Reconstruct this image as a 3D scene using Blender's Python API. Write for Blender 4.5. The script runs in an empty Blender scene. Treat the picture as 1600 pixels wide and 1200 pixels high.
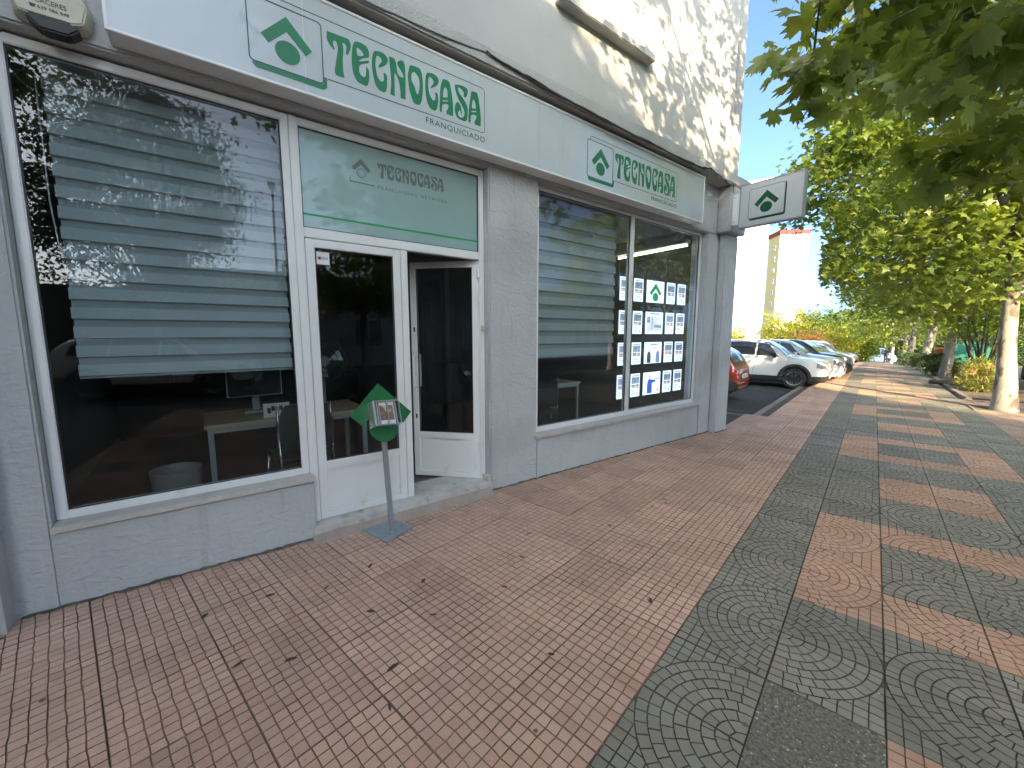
import bpy, bmesh, math, random
import numpy as np
from mathutils import Vector, Matrix
R = math.radians
scene = bpy.context.scene
COL = scene.collection
random.seed(7); RNG = np.random.default_rng(7)

# ---------------------------------------------------------------- camera
cam_d = bpy.data.cameras.new('camera'); cam_d.lens = 14.22; cam_d.sensor_width = 36
cam_d.clip_start = 0.05; cam_d.clip_end = 1500
cam = bpy.data.objects.new('camera', cam_d); COL.objects.link(cam)
cam.matrix_world = Matrix(((0.74632673, -0.08357823, 0.66031136, 0),
                           (0.66553468, 0.08216477, -0.74183054, 0),
                           (0.00774655, 0.99310806, 0.11694598, 1.538), (0, 0, 0, 1)))
scene.camera = cam
# ---------------------------------------------------------------- sky, sun, exposure
SUN_EL, SUN_AZ = R(21.0), math.atan2(0.62, -0.785)          # azimuth from +Y towards +X
world = bpy.data.worlds.new('World'); scene.world = world; world.use_nodes = True
wn = world.node_tree
sky = wn.nodes.new('ShaderNodeTexSky'); sky.sky_type = 'NISHITA'; sky.sun_disc = False
sky.sun_elevation = SUN_EL; sky.sun_rotation = SUN_AZ; sky.altitude = 450; sky.dust_density = 5.0; sky.ozone_density = 3.0; sky.air_density = 0.32
bg = wn.nodes['Background']; bg.inputs['Strength'].default_value = 0.15
wbal = wn.nodes.new('ShaderNodeMix'); wbal.data_type = 'RGBA'; wbal.blend_type = 'MULTIPLY'; wbal.inputs[0].default_value = 1
wbal.inputs[7].default_value = (0.97, 1.045, 0.97, 1)                  # the camera's white balance, set for the shade
wn.links.new(sky.outputs[0], wbal.inputs[6]); wn.links.new(wbal.outputs[2], bg.inputs[0])
sun_d = bpy.data.lights.new('sun', 'SUN'); sun_d.energy = 3.1; sun_d.angle = R(0.55); sun_d.color = (1.0, 0.76, 0.46)
sun = bpy.data.objects.new('sun', sun_d); COL.objects.link(sun)
S = Vector((math.sin(SUN_AZ) * math.cos(SUN_EL), math.cos(SUN_AZ) * math.cos(SUN_EL), math.sin(SUN_EL)))
sun.rotation_euler = S.to_track_quat('Z', 'Y').to_euler()
vs = scene.view_settings; scene.display_settings.display_device = 'sRGB'
vs.view_transform = 'Standard'; vs.look = 'None'; vs.exposure = 2.74; vs.gamma = 1.0; vs.use_curve_mapping = False
scene.cycles.use_denoising = True
scene.cycles.max_bounces = 8; scene.cycles.transparent_max_bounces = 16
scene.cycles.transmission_bounces = 6; scene.cycles.sample_clamp_indirect = 8

# ---------------------------------------------------------------- materials
def mat(name, col, rough=0.6, col2=None, scale=6.0, detail=6, bump=0.0, bscale=60.0, metal=0.0, spec=0.5, rand=0.0,
        trans=None, emit=0.0, coat=0.0, spots=None, spot_scale=3.0, spot_lo=0.62, spot_hi=0.72, world_pos=False, aniso=None, trowel=0.0, streak=None):
    """A procedural surface: two colours mixed by noise, optional stains, grain relief and per-object tint."""
    m = bpy.data.materials.new(name); m.use_nodes = True
    nt = m.node_tree; N = nt.nodes; Lk = nt.links
    b = N['Principled BSDF']; out = N['Material Output']
    b.inputs['Roughness'].default_value = rough; b.inputs['Metallic'].default_value = metal
    b.inputs['Specular IOR Level'].default_value = spec
    if coat: b.inputs['Coat Weight'].default_value = coat; b.inputs['Coat Roughness'].default_value = 0.03
    if world_pos:
        g = N.new('ShaderNodeNewGeometry'); vec = g.outputs['Position']
    else:
        t = N.new('ShaderNodeTexCoord'); vec = t.outputs['Object']
    if aniso:
        mp = N.new('ShaderNodeMapping'); mp.inputs['Scale'].default_value = aniso; Lk.new(vec, mp.inputs[0]); vec = mp.outputs[0]
    c = (*col, 1)
    sock = None
    if col2 is not None:
        nz = N.new('ShaderNodeTexNoise'); nz.inputs['Scale'].default_value = scale; nz.inputs['Detail'].default_value = detail
        nz.inputs['Roughness'].default_value = 0.65
        Lk.new(vec, nz.inputs['Vector'])
        rp = N.new('ShaderNodeMapRange'); rp.inputs[1].default_value = 0.32; rp.inputs[2].default_value = 0.68
        Lk.new(nz.outputs[0], rp.inputs[0])
        mx = N.new('ShaderNodeMix'); mx.data_type = 'RGBA'
        mx.inputs[6].default_value = c; mx.inputs[7].default_value = (*col2, 1)
        Lk.new(rp.outputs[0], mx.inputs[0]); sock = mx.outputs[2]
    if spots is not None:
        nz = N.new('ShaderNodeTexNoise'); nz.inputs['Scale'].default_value = spot_scale; nz.inputs['Detail'].default_value = 5
        Lk.new(vec, nz.inputs['Vector'])
        rp = N.new('ShaderNodeMapRange'); rp.inputs[1].default_value = spot_lo; rp.inputs[2].default_value = spot_hi
        Lk.new(nz.outputs[0], rp.inputs[0])
        mx = N.new('ShaderNodeMix'); mx.data_type = 'RGBA'
        if sock: Lk.new(sock, mx.inputs[6])
        else: mx.inputs[6].default_value = c
        mx.inputs[7].default_value = (*spots, 1); Lk.new(rp.outputs[0], mx.inputs[0]); sock = mx.outputs[2]
    if streak is not None:                                   # rain runs and scuffs, long in z
        mp3 = N.new('ShaderNodeMapping'); mp3.inputs['Scale'].default_value = (9, 9, 0.9); Lk.new(vec, mp3.inputs[0])
        n3 = N.new('ShaderNodeTexNoise'); n3.inputs['Scale'].default_value = 1.6; n3.inputs['Detail'].default_value = 4; n3.inputs['Distortion'].default_value = .3
        Lk.new(mp3.outputs[0], n3.inputs['Vector'])
        r3 = N.new('ShaderNodeMapRange'); r3.inputs[1].default_value = 0.60; r3.inputs[2].default_value = 0.80; r3.inputs[4].default_value = 0.55
        Lk.new(n3.outputs[0], r3.inputs[0])
        m3 = N.new('ShaderNodeMix'); m3.data_type = 'RGBA'
        if sock: Lk.new(sock, m3.inputs[6])
        else: m3.inputs[6].default_value = c
        m3.inputs[7].default_value = (*streak, 1); Lk.new(r3.outputs[0], m3.inputs[0]); sock = m3.outputs[2]
    if rand:
        oi = N.new('ShaderNodeObjectInfo'); rp = N.new('ShaderNodeMapRange')
        rp.inputs[3].default_value = 1 - rand; rp.inputs[4].default_value = 1 + rand
        Lk.new(oi.outputs['Random'], rp.inputs[0])
        mu = N.new('ShaderNodeMix'); mu.data_type = 'RGBA'; mu.blend_type = 'MULTIPLY'; mu.inputs[0].default_value = 1
        if sock: Lk.new(sock, mu.inputs[6])
        else: mu.inputs[6].default_value = c
        Lk.new(rp.outputs[0], mu.inputs[7]); sock = mu.outputs[2]
    if sock: Lk.new(sock, b.inputs['Base Color'])
    else: b.inputs['Base Color'].default_value = c
    if bump:
        nb = N.new('ShaderNodeTexNoise'); nb.inputs['Scale'].default_value = bscale; nb.inputs['Detail'].default_value = 5
        Lk.new(vec, nb.inputs['Vector'])
        bp = N.new('ShaderNodeBump'); bp.inputs['Strength'].default_value = bump; bp.inputs['Distance'].default_value = 0.02
        Lk.new(nb.outputs[0], bp.inputs['Height']); Lk.new(bp.outputs[0], b.inputs['Normal'])
        if trowel:
            mp2 = N.new('ShaderNodeMapping'); mp2.inputs['Scale'].default_value = (1, 1, 2.2); mp2.inputs['Rotation'].default_value = (0.0, 0.45, 0.0); Lk.new(vec, mp2.inputs[0])
            n2 = N.new('ShaderNodeTexNoise'); n2.inputs['Scale'].default_value = 7.5; n2.inputs['Detail'].default_value = 4; n2.inputs['Distortion'].default_value = 1.2
            Lk.new(mp2.outputs[0], n2.inputs['Vector'])
            b2 = N.new('ShaderNodeBump'); b2.inputs['Strength'].default_value = trowel; b2.inputs['Distance'].default_value = 0.03
            Lk.new(n2.outputs[0], b2.inputs['Height']); Lk.new(b2.outputs[0], bp.inputs['Normal'])
    if emit:
        b.inputs['Emission Strength'].default_value = emit
        if sock: Lk.new(sock, b.inputs['Emission Color'])
        else: b.inputs['Emission Color'].default_value = c
    if trans is not None:
        tr = N.new('ShaderNodeBsdfTranslucent'); tr.inputs[0].default_value = (*trans, 1)
        ad = N.new('ShaderNodeAddShader'); Lk.new(b.outputs[0], ad.inputs[0]); Lk.new(tr.outputs[0], ad.inputs[1])
        Lk.new(ad.outputs[0], out.inputs[0])
    return m

def glass_mat(name, tint=(0.84, 0.88, 0.88), ior=1.66):
    m = bpy.data.materials.new(name); m.use_nodes = True; nt = m.node_tree; N = nt.nodes; L = nt.links
    N.remove(N['Principled BSDF']); out = N['Material Output']
    tr = N.new('ShaderNodeBsdfTransparent'); tr.inputs[0].default_value = (*tint, 1)
    gl = N.new('ShaderNodeBsdfGlossy'); gl.inputs['Roughness'].default_value = 0.0
    fr = N.new('ShaderNodeFresnel'); fr.inputs[0].default_value = ior
    ge = N.new('ShaderNodeNewGeometry')
    k = N.new('ShaderNodeMath'); k.operation = 'SUBTRACT'; k.inputs[0].default_value = 1; L.new(ge.outputs['Backfacing'], k.inputs[1])
    mu = N.new('ShaderNodeMath'); mu.operation = 'MULTIPLY'; L.new(fr.outputs[0], mu.inputs[0]); L.new(k.outputs[0], mu.inputs[1])
    tx = N.new('ShaderNodeTexCoord'); nz = N.new('ShaderNodeTexNoise'); nz.inputs['Scale'].default_value = 1.1; nz.inputs['Detail'].default_value = 1
    L.new(tx.outputs['Object'], nz.inputs['Vector'])
    bp = N.new('ShaderNodeBump'); bp.inputs['Strength'].default_value = 0.02; bp.inputs['Distance'].default_value = 0.05
    L.new(nz.outputs[0], bp.inputs['Height']); L.new(bp.outputs[0], gl.inputs['Normal'])
    mx = N.new('ShaderNodeMixShader'); L.new(mu.outputs[0], mx.inputs[0]); L.new(tr.outputs[0], mx.inputs[1]); L.new(gl.outputs[0], mx.inputs[2])
    L.new(mx.outputs[0], out.inputs[0])
    return m

M = {}
M['plaster'] = mat('grey_plaster', (0.475, 0.490, 0.500), 0.85, (0.43, 0.445, 0.46), 2.5, bump=0.28, bscale=34, spots=(0.37, 0.375, 0.385), spot_scale=1.1, spot_lo=0.54, spot_hi=0.70, spec=0.3, trowel=0.45, streak=(0.30, 0.295, 0.285))
M['upper'] = mat('cream_render', (0.44, 0.435, 0.42), 0.9, (0.39, 0.39, 0.38), 1.6, bump=0.25, bscale=70, spec=0.25)
M['band'] = mat('band_render', (0.46, 0.455, 0.435), 0.9, (0.40, 0.395, 0.38), 3, bump=0.6, bscale=90, spec=0.25)
M['frame'] = mat('white_aluminium', (0.74, 0.745, 0.75), 0.38, (0.68, 0.685, 0.69), 3, spots=(0.50, 0.48, 0.44), spot_scale=5, spot_lo=0.66, spot_hi=0.82)
M['stone'] = mat('sill_stone', (0.52, 0.48, 0.45), 0.6, (0.44, 0.41, 0.385), 14, bump=0.15, bscale=60, spots=(0.30, 0.26, 0.23), spot_scale=6, spot_lo=0.60, spot_hi=0.8)
M['fillet'] = mat('cement_fillet', (0.40, 0.31, 0.27), 0.95, (0.30, 0.24, 0.21), 8, bump=0.5, bscale=60)
M['marble'] = mat('threshold_marble', (0.58, 0.56, 0.53), 0.45, (0.40, 0.38, 0.35), 7, bump=0.1, bscale=40, spots=(0.22, 0.20, 0.18), spot_scale=9, spot_lo=0.6, spot_hi=0.75)
M['glass'] = glass_mat('window_glass')
M['glass_dark'] = glass_mat('car_glass', (0.20, 0.22, 0.22), 1.55)
M['frost'] = mat('frosted_film', (0.27, 0.40, 0.40), 0.5, (0.24, 0.365, 0.365), 2, coat=1.0)
M['sign_white'] = mat('sign_face', (0.48, 0.525, 0.555), 0.35, (0.44, 0.485, 0.515), 2.0, coat=0.8, bump=0.02, bscale=220, spots=(0.43, 0.47, 0.49), spot_scale=7, spot_lo=0.62, spot_hi=0.8, streak=(0.40, 0.41, 0.39))
M['sign_trim'] = mat('sign_trim', (0.80, 0.80, 0.80), 0.3)
M['green'] = mat('sign_green', (0.008, 0.17, 0.07), 0.4, (0.010, 0.19, 0.085), 5)
M['darkgreen'] = mat('sign_line_green', (0.012, 0.075, 0.055), 0.45)
M['etch'] = mat('etched_letter', (0.13, 0.155, 0.155), 0.55)
M['green_line'] = mat('green_stripe', (0.01, 0.30, 0.09), 0.5)
M['green_paint'] = mat('stand_green', (0.006, 0.135, 0.035), 0.42, (0.005, 0.115, 0.03), 6, spots=(0.20, 0.30, 0.22), spot_scale=90, spot_lo=0.74, spot_hi=0.78)
M['steel'] = mat('grey_painted_steel', (0.30, 0.325, 0.35), 0.45, (0.26, 0.28, 0.30), 12, metal=0.25)
M['steel_plate'] = mat('base_plate_steel', (0.26, 0.32, 0.36), 0.5, (0.22, 0.27, 0.30), 6, metal=0.2, spots=(0.15, 0.17, 0.18), spot_scale=14, spot_lo=0.6, spot_hi=0.75)
M['acrylic'] = glass_mat('clear_acrylic', (0.9, 0.93, 0.93), 1.45)
M['paper'] = mat('paper', (0.74, 0.75, 0.76), 0.6, (0.68, 0.69, 0.70), 9)
M['print'] = mat('magazine_print', (0.30, 0.16, 0.11), 0.5, (0.08, 0.06, 0.05), 26, spots=(0.55, 0.45, 0.38), spot_scale=20, spot_lo=0.5, spot_hi=0.6)
M['black'] = mat('black_plastic', (0.018, 0.018, 0.02), 0.5, (0.026, 0.026, 0.028), 9)
M['dark'] = mat('dark_plastic', (0.03, 0.032, 0.035), 0.6, (0.045, 0.045, 0.048), 12)
M['cable'] = mat('black_cable', (0.02, 0.02, 0.022), 0.6, (0.05, 0.05, 0.05), 9)
M['cable_grey'] = mat('grey_cable', (0.22, 0.22, 0.21), 0.6, (0.14, 0.14, 0.14), 20)
M['cream_plastic'] = mat('cream_plastic', (0.58, 0.55, 0.44), 0.45, (0.50, 0.47, 0.37), 9, spots=(0.32, 0.25, 0.17), spot_scale=9, spot_lo=0.62, spot_hi=0.8)
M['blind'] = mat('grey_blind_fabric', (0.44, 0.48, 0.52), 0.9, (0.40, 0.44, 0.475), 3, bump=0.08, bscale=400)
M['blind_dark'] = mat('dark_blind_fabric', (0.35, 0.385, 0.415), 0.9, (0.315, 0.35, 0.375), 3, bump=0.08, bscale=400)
M['wood_desk'] = mat('beech_desk', (0.46, 0.36, 0.25), 0.4, (0.40, 0.30, 0.20), 6, aniso=(1, 8, 1))
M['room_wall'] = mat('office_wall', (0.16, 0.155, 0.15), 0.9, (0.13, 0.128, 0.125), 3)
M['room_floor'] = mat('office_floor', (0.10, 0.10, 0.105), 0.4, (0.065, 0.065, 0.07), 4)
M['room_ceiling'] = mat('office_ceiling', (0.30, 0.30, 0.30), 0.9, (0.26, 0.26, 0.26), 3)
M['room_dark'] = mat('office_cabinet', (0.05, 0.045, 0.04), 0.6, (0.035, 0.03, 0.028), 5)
M['chair_fabric'] = mat('chair_fabric', (0.03, 0.032, 0.036), 0.85, (0.022, 0.023, 0.026), 40)
M['chrome'] = mat('chrome', (0.6, 0.6, 0.6), 0.2, metal=1.0)
M['tube'] = mat('lit_tube', (1.0, 0.95, 0.80), 0.5, emit=1.1)
M['led'] = mat('backlit_card', (0.78, 0.88, 1.0), 0.5, (0.72, 0.84, 1.0), 4, emit=0.30)
M['led_photo'] = mat('backlit_photo', (0.30, 0.36, 0.48), 0.5, (0.06, 0.09, 0.16), 30, emit=0.22, spots=(0.62, 0.40, 0.38), spot_scale=17, spot_lo=0.52, spot_hi=0.6, rand=0.25)
M['led_room'] = mat('backlit_room_photo', (0.52, 0.50, 0.58), 0.5, (0.70, 0.72, 0.86), 9, emit=0.24)
M['led_text'] = mat('backlit_text', (0.20, 0.28, 0.42), 0.5, emit=0.2)
M['led_green'] = mat('backlit_green', (0.01, 0.25, 0.09), 0.5, emit=0.2)
M['led_blue'] = mat('backlit_blue', (0.03, 0.10, 0.50), 0.5, emit=0.22)
M['led_suit'] = mat('backlit_suit', (0.05, 0.06, 0.10), 0.5, emit=0.2)
M['led_skin'] = mat('backlit_skin', (0.62, 0.42, 0.34), 0.5, emit=0.2)
def slab(key, name, c, c2, sp, rnd, bs=170):
    for sfx, k in (('', (1, 1, 1)), ('_light', (1.04, 1.06, 1.06)), ('_dark', (.94, .92, .92)), ('_worn', (1.0, .95, .93))):
        f = lambda v: tuple(min(.7, a * b) for a, b in zip(v, k))
        M[key + sfx] = mat(name + sfx, f(c), 0.82, f(c2), 2.6, bump=0.4, bscale=bs, rand=rnd, world_pos=True, spots=f(sp), spot_scale=2.3, spot_lo=0.60, spot_hi=0.80, spec=0.3)
slab('slab_red', 'red_cobbled_slab', (0.58, 0.372, 0.282), (0.455, 0.295, 0.228), (0.40, 0.21, 0.15), 0.12)
slab('slab_grey', 'grey_fan_slab', (0.255, 0.238, 0.197), (0.195, 0.183, 0.152), (0.13, 0.115, 0.10), 0.12, 190)
slab('slab_orange', 'orange_fan_slab', (0.50, 0.31, 0.215), (0.40, 0.255, 0.185), (0.33, 0.21, 0.15), 0.09, 190)
M['slab_pebble'] = mat('exposed_pebble_slab', (0.27, 0.245, 0.20), 0.9, (0.08, 0.072, 0.058), 70, detail=4, bump=1.0, bscale=90, spots=(0.55, 0.52, 0.46), spot_scale=60, spot_lo=0.64, spot_hi=0.68)
slab('slab_brown', 'brown_verge_slab', (0.36, 0.265, 0.215), (0.29, 0.215, 0.175), (0.22, 0.16, 0.13), 0.1, 150)
M['groove_red'] = mat('dirt_in_red_joints', (0.15, 0.10, 0.075), 0.95, (0.40, 0.26, 0.20), 4, world_pos=True, spec=0.1)
M['groove_grey'] = mat('dirt_in_grey_joints', (0.055, 0.050, 0.041), 0.95, (0.15, 0.14, 0.115), 4, world_pos=True, spec=0.1)
M['groove_orange'] = mat('dirt_in_orange_joints', (0.20, 0.12, 0.08), 0.95, (0.38, 0.23, 0.145), 4, world_pos=True, spec=0.1)
M['mortar'] = mat('dirty_joint', (0.075, 0.062, 0.052), 0.95, (0.05, 0.042, 0.036), 8, bump=0.4, bscale=120)
M['asphalt'] = mat('asphalt', (0.050, 0.049, 0.047), 0.9, (0.036, 0.036, 0.035), 2.0, bump=0.7, bscale=220, spots=(0.085, 0.08, 0.072), spot_scale=1.1, spot_lo=0.56, spot_hi=0.75, world_pos=True)
M['earth'] = mat('dry_earth', (0.16, 0.12, 0.08), 0.95, (0.10, 0.08, 0.05), 1.5, bump=0.8, bscale=40)
M['kerb'] = mat('kerb_granite', (0.24, 0.20, 0.17), 0.8, (0.18, 0.155, 0.135), 10, bump=0.3, bscale=90, rand=0.12)
M['bark'] = mat('plane_bark', (0.31, 0.29, 0.245), 0.85, (0.20, 0.185, 0.15), 3.4, bump=0.5, bscale=16, spots=(0.105, 0.085, 0.06), spot_scale=5.0, spot_lo=0.54, spot_hi=0.60, aniso=(1, 1, 0.45))
M['twig'] = mat('twig_bark', (0.10, 0.08, 0.055), 0.9, (0.07, 0.055, 0.04), 20)
M['leaf'] = mat('plane_leaf', (0.080, 0.118, 0.028), 0.45, (0.115, 0.145, 0.034), 9, trans=(0.12, 0.155, 0.018), rand=0.45, world_pos=True, spec=0.35)
def veined_leaf():
    m = mat('plane_leaf_veined', (0.085, 0.125, 0.030), 0.42, (0.120, 0.150, 0.036), 3, trans=(0.13, 0.165, 0.02), rand=0.5, spec=0.4, bump=0.25, bscale=9)
    nt = m.node_tree; N = nt.nodes; L = nt.links; b = N['Principled BSDF']
    src = b.inputs['Base Color'].links[0].from_socket
    tc = N.new('ShaderNodeTexCoord'); sp = N.new('ShaderNodeSeparateXYZ'); L.new(tc.outputs['Object'], sp.inputs[0])
    def math_(op, a, b_=None, v=None):
        n = N.new('ShaderNodeMath'); n.operation = op; L.new(a, n.inputs[0])
        if b_ is not None: L.new(b_, n.inputs[1])
        elif v is not None: n.inputs[1].default_value = v
        return n.outputs[0]
    ax = math_('ABSOLUTE', sp.outputs[0]); mid = math_('LESS_THAN', ax, v=0.022)
    d = math_('SUBTRACT', sp.outputs[1], math_('MULTIPLY', ax, v=0.9)); s = math_('SINE', math_('MULTIPLY', d, v=24.0)); side = math_('GREATER_THAN', s, v=0.955)
    ve = math_('MULTIPLY', math_('MAXIMUM', mid, side), v=0.6)
    mx = N.new('ShaderNodeMix'); mx.data_type = 'RGBA'; L.new(ve, mx.inputs[0]); L.new(src, mx.inputs[6]); mx.inputs[7].default_value = (0.17, 0.20, 0.07, 1)
    L.new(mx.outputs[2], b.inputs['Base Color']); return m
M['leaf_vein'] = veined_leaf()
M['gum'] = mat('trodden_gum', (0.09, 0.08, 0.075), 0.8, (0.16, 0.14, 0.13), 20)
M['leaf_far'] = mat('plane_foliage', (0.066, 0.100, 0.014), 0.5, (0.120, 0.145, 0.020), 1.7, trans=(0.115, 0.145, 0.010), rand=0.12, world_pos=True, spec=0.3)
M['leaf_dark'] = mat('dark_foliage', (0.035, 0.060, 0.016), 0.6, (0.055, 0.080, 0.02), 1.3, trans=(0.04, 0.06, 0.01), world_pos=True, spec=0.3)
M['leaf_lime'] = mat('lime_foliage', (0.14, 0.16, 0.02), 0.6, (0.19, 0.19, 0.025), 1.7, trans=(0.14, 0.15, 0.012), world_pos=True, spec=0.2)
M['leaf_rust'] = mat('rust_foliage', (0.26, 0.13, 0.045), 0.6, (0.20, 0.13, 0.045), 2.5, trans=(0.16, 0.08, 0.02), world_pos=True, spec=0.2)
M['oleander'] = mat('oleander_foliage', (0.20, 0.23, 0.05), 0.5, (0.28, 0.27, 0.07), 6, trans=(0.10, 0.12, 0.015), world_pos=True)
M['pink'] = mat('pink_petal', (0.62, 0.16, 0.20), 0.6, (0.55, 0.10, 0.14), 30, trans=(0.15, 0.03, 0.05))
M['dead_leaf'] = mat('dead_leaf', (0.030, 0.026, 0.018), 0.7, (0.05, 0.038, 0.022), 30)
M['tyre'] = mat('tyre_rubber', (0.016, 0.016, 0.017), 0.75, (0.022, 0.022, 0.022), 20)
M['rim'] = mat('alloy_rim', (0.55, 0.55, 0.56), 0.28, metal=0.9)
M['cladding'] = mat('black_cladding', (0.022, 0.022, 0.024), 0.55, (0.03, 0.03, 0.03), 15)
M['lamp_red'] = mat('tail_lamp', (0.35, 0.02, 0.015), 0.2, coat=1.0)
M['lamp_clear'] = mat('headlamp_lens', (0.25, 0.27, 0.29), 0.12, (0.05, 0.05, 0.06), 18, coat=1.0)
M['plate'] = mat('number_plate', (0.72, 0.73, 0.74), 0.4)
def paint(name, c, c2=None): return mat(name, c, 0.32, c2 or tuple(v * 0.93 for v in c), 2, coat=1.0)
M['p_white'] = paint('white_car_paint', (0.74, 0.75, 0.75)); M['p_black'] = paint('black_car_paint', (0.016, 0.017, 0.019))
M['p_orange'] = paint('orange_car_paint', (0.21, 0.030, 0.014)); M['p_silver'] = paint('silver_car_paint', (0.42, 0.43, 0.44))
M['p_grey'] = paint('grey_car_paint', (0.12, 0.125, 0.13)); M['p_blue'] = paint('pale_blue_van_paint', (0.30, 0.40, 0.62))
M['b_white'] = mat('white_building_render', (0.60, 0.58, 0.545), 0.9, (0.55, 0.535, 0.505), 0.4, bump=0.1, bscale=9)
M['b_yellow'] = mat('yellow_building_render', (0.60, 0.51, 0.21), 0.9, (0.54, 0.46, 0.19), 0.4)
M['b_red'] = mat('red_roof_edge', (0.34, 0.025, 0.02), 0.8, (0.28, 0.02, 0.018), 1)
M['b_beige'] = mat('beige_block_render', (0.48, 0.43, 0.36), 0.9, (0.43, 0.39, 0.33), 0.5)
M['b_glass'] = mat('far_window_glass', (0.12, 0.13, 0.15), 0.15, (0.20, 0.20, 0.21), 0.8)
M['bin_green'] = mat('green_container', (0.012, 0.14, 0.10), 0.45, (0.01, 0.12, 0.085), 3)
M['bin_orange'] = mat('orange_container', (0.50, 0.16, 0.04), 0.5, (0.44, 0.13, 0.035), 3)
M['cloth_navy'] = mat('navy_cloth', (0.02, 0.025, 0.045), 0.9, (0.03, 0.035, 0.05), 30)
M['skin'] = mat('skin', (0.42, 0.25, 0.18), 0.6, (0.38, 0.22, 0.16), 20)
M['shutter'] = mat('shutter_slat', (0.66, 0.64, 0.58), 0.6, (0.60, 0.58, 0.53), 4)

# ---------------------------------------------------------------- mesh helpers
class MB:
    def __init__(s): s.v = []; s.f = []; s.mi = []
    def add(s, verts, faces, mi=0):
        o = len(s.v); s.v += [tuple(p) for p in verts]
        for f in faces: s.f.append(tuple(i + o for i in f)); s.mi.append(mi)
        return s
    def box(s, x0, x1, y0, y1, z0, z1, mi=0):
        return s.add([(x0, y0, z0), (x1, y0, z0), (x1, y1, z0), (x0, y1, z0), (x0, y0, z1), (x1, y0, z1), (x1, y1, z1), (x0, y1, z1)],
                     [(0, 3, 2, 1), (4, 5, 6, 7), (0, 1, 5, 4), (1, 2, 6, 5), (2, 3, 7, 6), (3, 0, 4, 7)], mi)
    def prism(s, poly, h0, h1, axis='y', mi=0):
        """poly: 2D outline; extruded along axis from h0 to h1 (axis y: outline is x,z; z: x,y; x: y,z)."""
        def P(a, b, h): return {'y': (a, h, b), 'z': (a, b, h), 'x': (h, a, b)}[axis]
        n = len(poly)
        vs = [P(a, b, h0) for a, b in poly] + [P(a, b, h1) for a, b in poly]
        fs = [tuple(range(n))[::-1], tuple(range(n, 2 * n))] + [(i, (i + 1) % n, n + (i + 1) % n, n + i) for i in range(n)]
        return s.add(vs, fs, mi)
    def tube(s, pts, r, n=8, mi=0, cap=True):
        pts = [Vector(p) for p in pts]; k = len(pts)
        rs = r if isinstance(r, (list, tuple)) else [r] * k
        ref = Vector((0, 0, 1))
        t0 = (pts[1] - pts[0]).normalized()
        if abs(t0.dot(ref)) > 0.9: ref = Vector((1, 0, 0))
        vs = []
        for i, p in enumerate(pts):
            t = ((pts[min(i + 1, k - 1)] - pts[max(i - 1, 0)])).normalized()
            a = t.cross(ref).normalized(); b = a.cross(t); ref = b
            for j in range(n):
                an = 2 * math.pi * j / n; vs.append(tuple(p + (a * math.cos(an) + b * math.sin(an)) * rs[i]))
            ref = b
        fs = [(i * n + j, i * n + (j + 1) % n, (i + 1) * n + (j + 1) % n, (i + 1) * n + j) for i in range(k - 1) for j in range(n)]
        if cap: fs += [tuple(range(n))[::-1], tuple(range((k - 1) * n, k * n))]
        return s.add(vs, fs, mi)
    def lathe(s, prof, c=(0, 0, 0), axis='z', n=24, mi=0, cap=True):
        vs = []
        for r, h in prof:
            for j in range(n):
                a = 2 * math.pi * j / n; x, y = r * math.cos(a), r * math.sin(a)
                p = (x, y, h) if axis == 'z' else ((x, h, y) if axis == 'y' else (h, x, y))
                vs.append((p[0] + c[0], p[1] + c[1], p[2] + c[2]))
        k = len(prof)
        fs = [(i * n + j, i * n + (j + 1) % n, (i + 1) * n + (j + 1) % n, (i + 1) * n + j) for i in range(k - 1) for j in range(n)]
        if cap: fs += [tuple(range(n)), tuple(range((k - 1) * n, k * n))]
        return s.add(vs, fs, mi)
    def mesh(s, name, mats, smooth=False, bevel=0.0, off=(0, 0, 0), seg=2):
        me = bpy.data.meshes.new(name)
        vv = [(p[0] - off[0], p[1] - off[1], p[2] - off[2]) for p in s.v]
        me.from_pydata(vv, [], s.f)
        for m in (mats if isinstance(mats, (list, tuple)) else [mats]): me.materials.append(m)
        for i, p in enumerate(me.polygons): p.material_index = s.mi[i]
        bm = bmesh.new(); bm.from_mesh(me)
        bmesh.ops.recalc_face_normals(bm, faces=bm.faces)
        if bevel:
            es = [e for e in bm.edges if len(e.link_faces) == 2 and e.calc_face_angle(0) > 0.5]
            bmesh.ops.bevel(bm, geom=es, offset=bevel, segments=seg, affect='EDGES', clamp_overlap=True)
        bm.to_mesh(me); bm.free()
        if smooth is True: me.polygons.foreach_set('use_smooth', [True] * len(me.polygons))
        elif smooth: me.polygons.foreach_set('use_smooth', [True] * len(me.polygons)); me.set_sharp_from_angle(angle=R(smooth))
        return me

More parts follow.
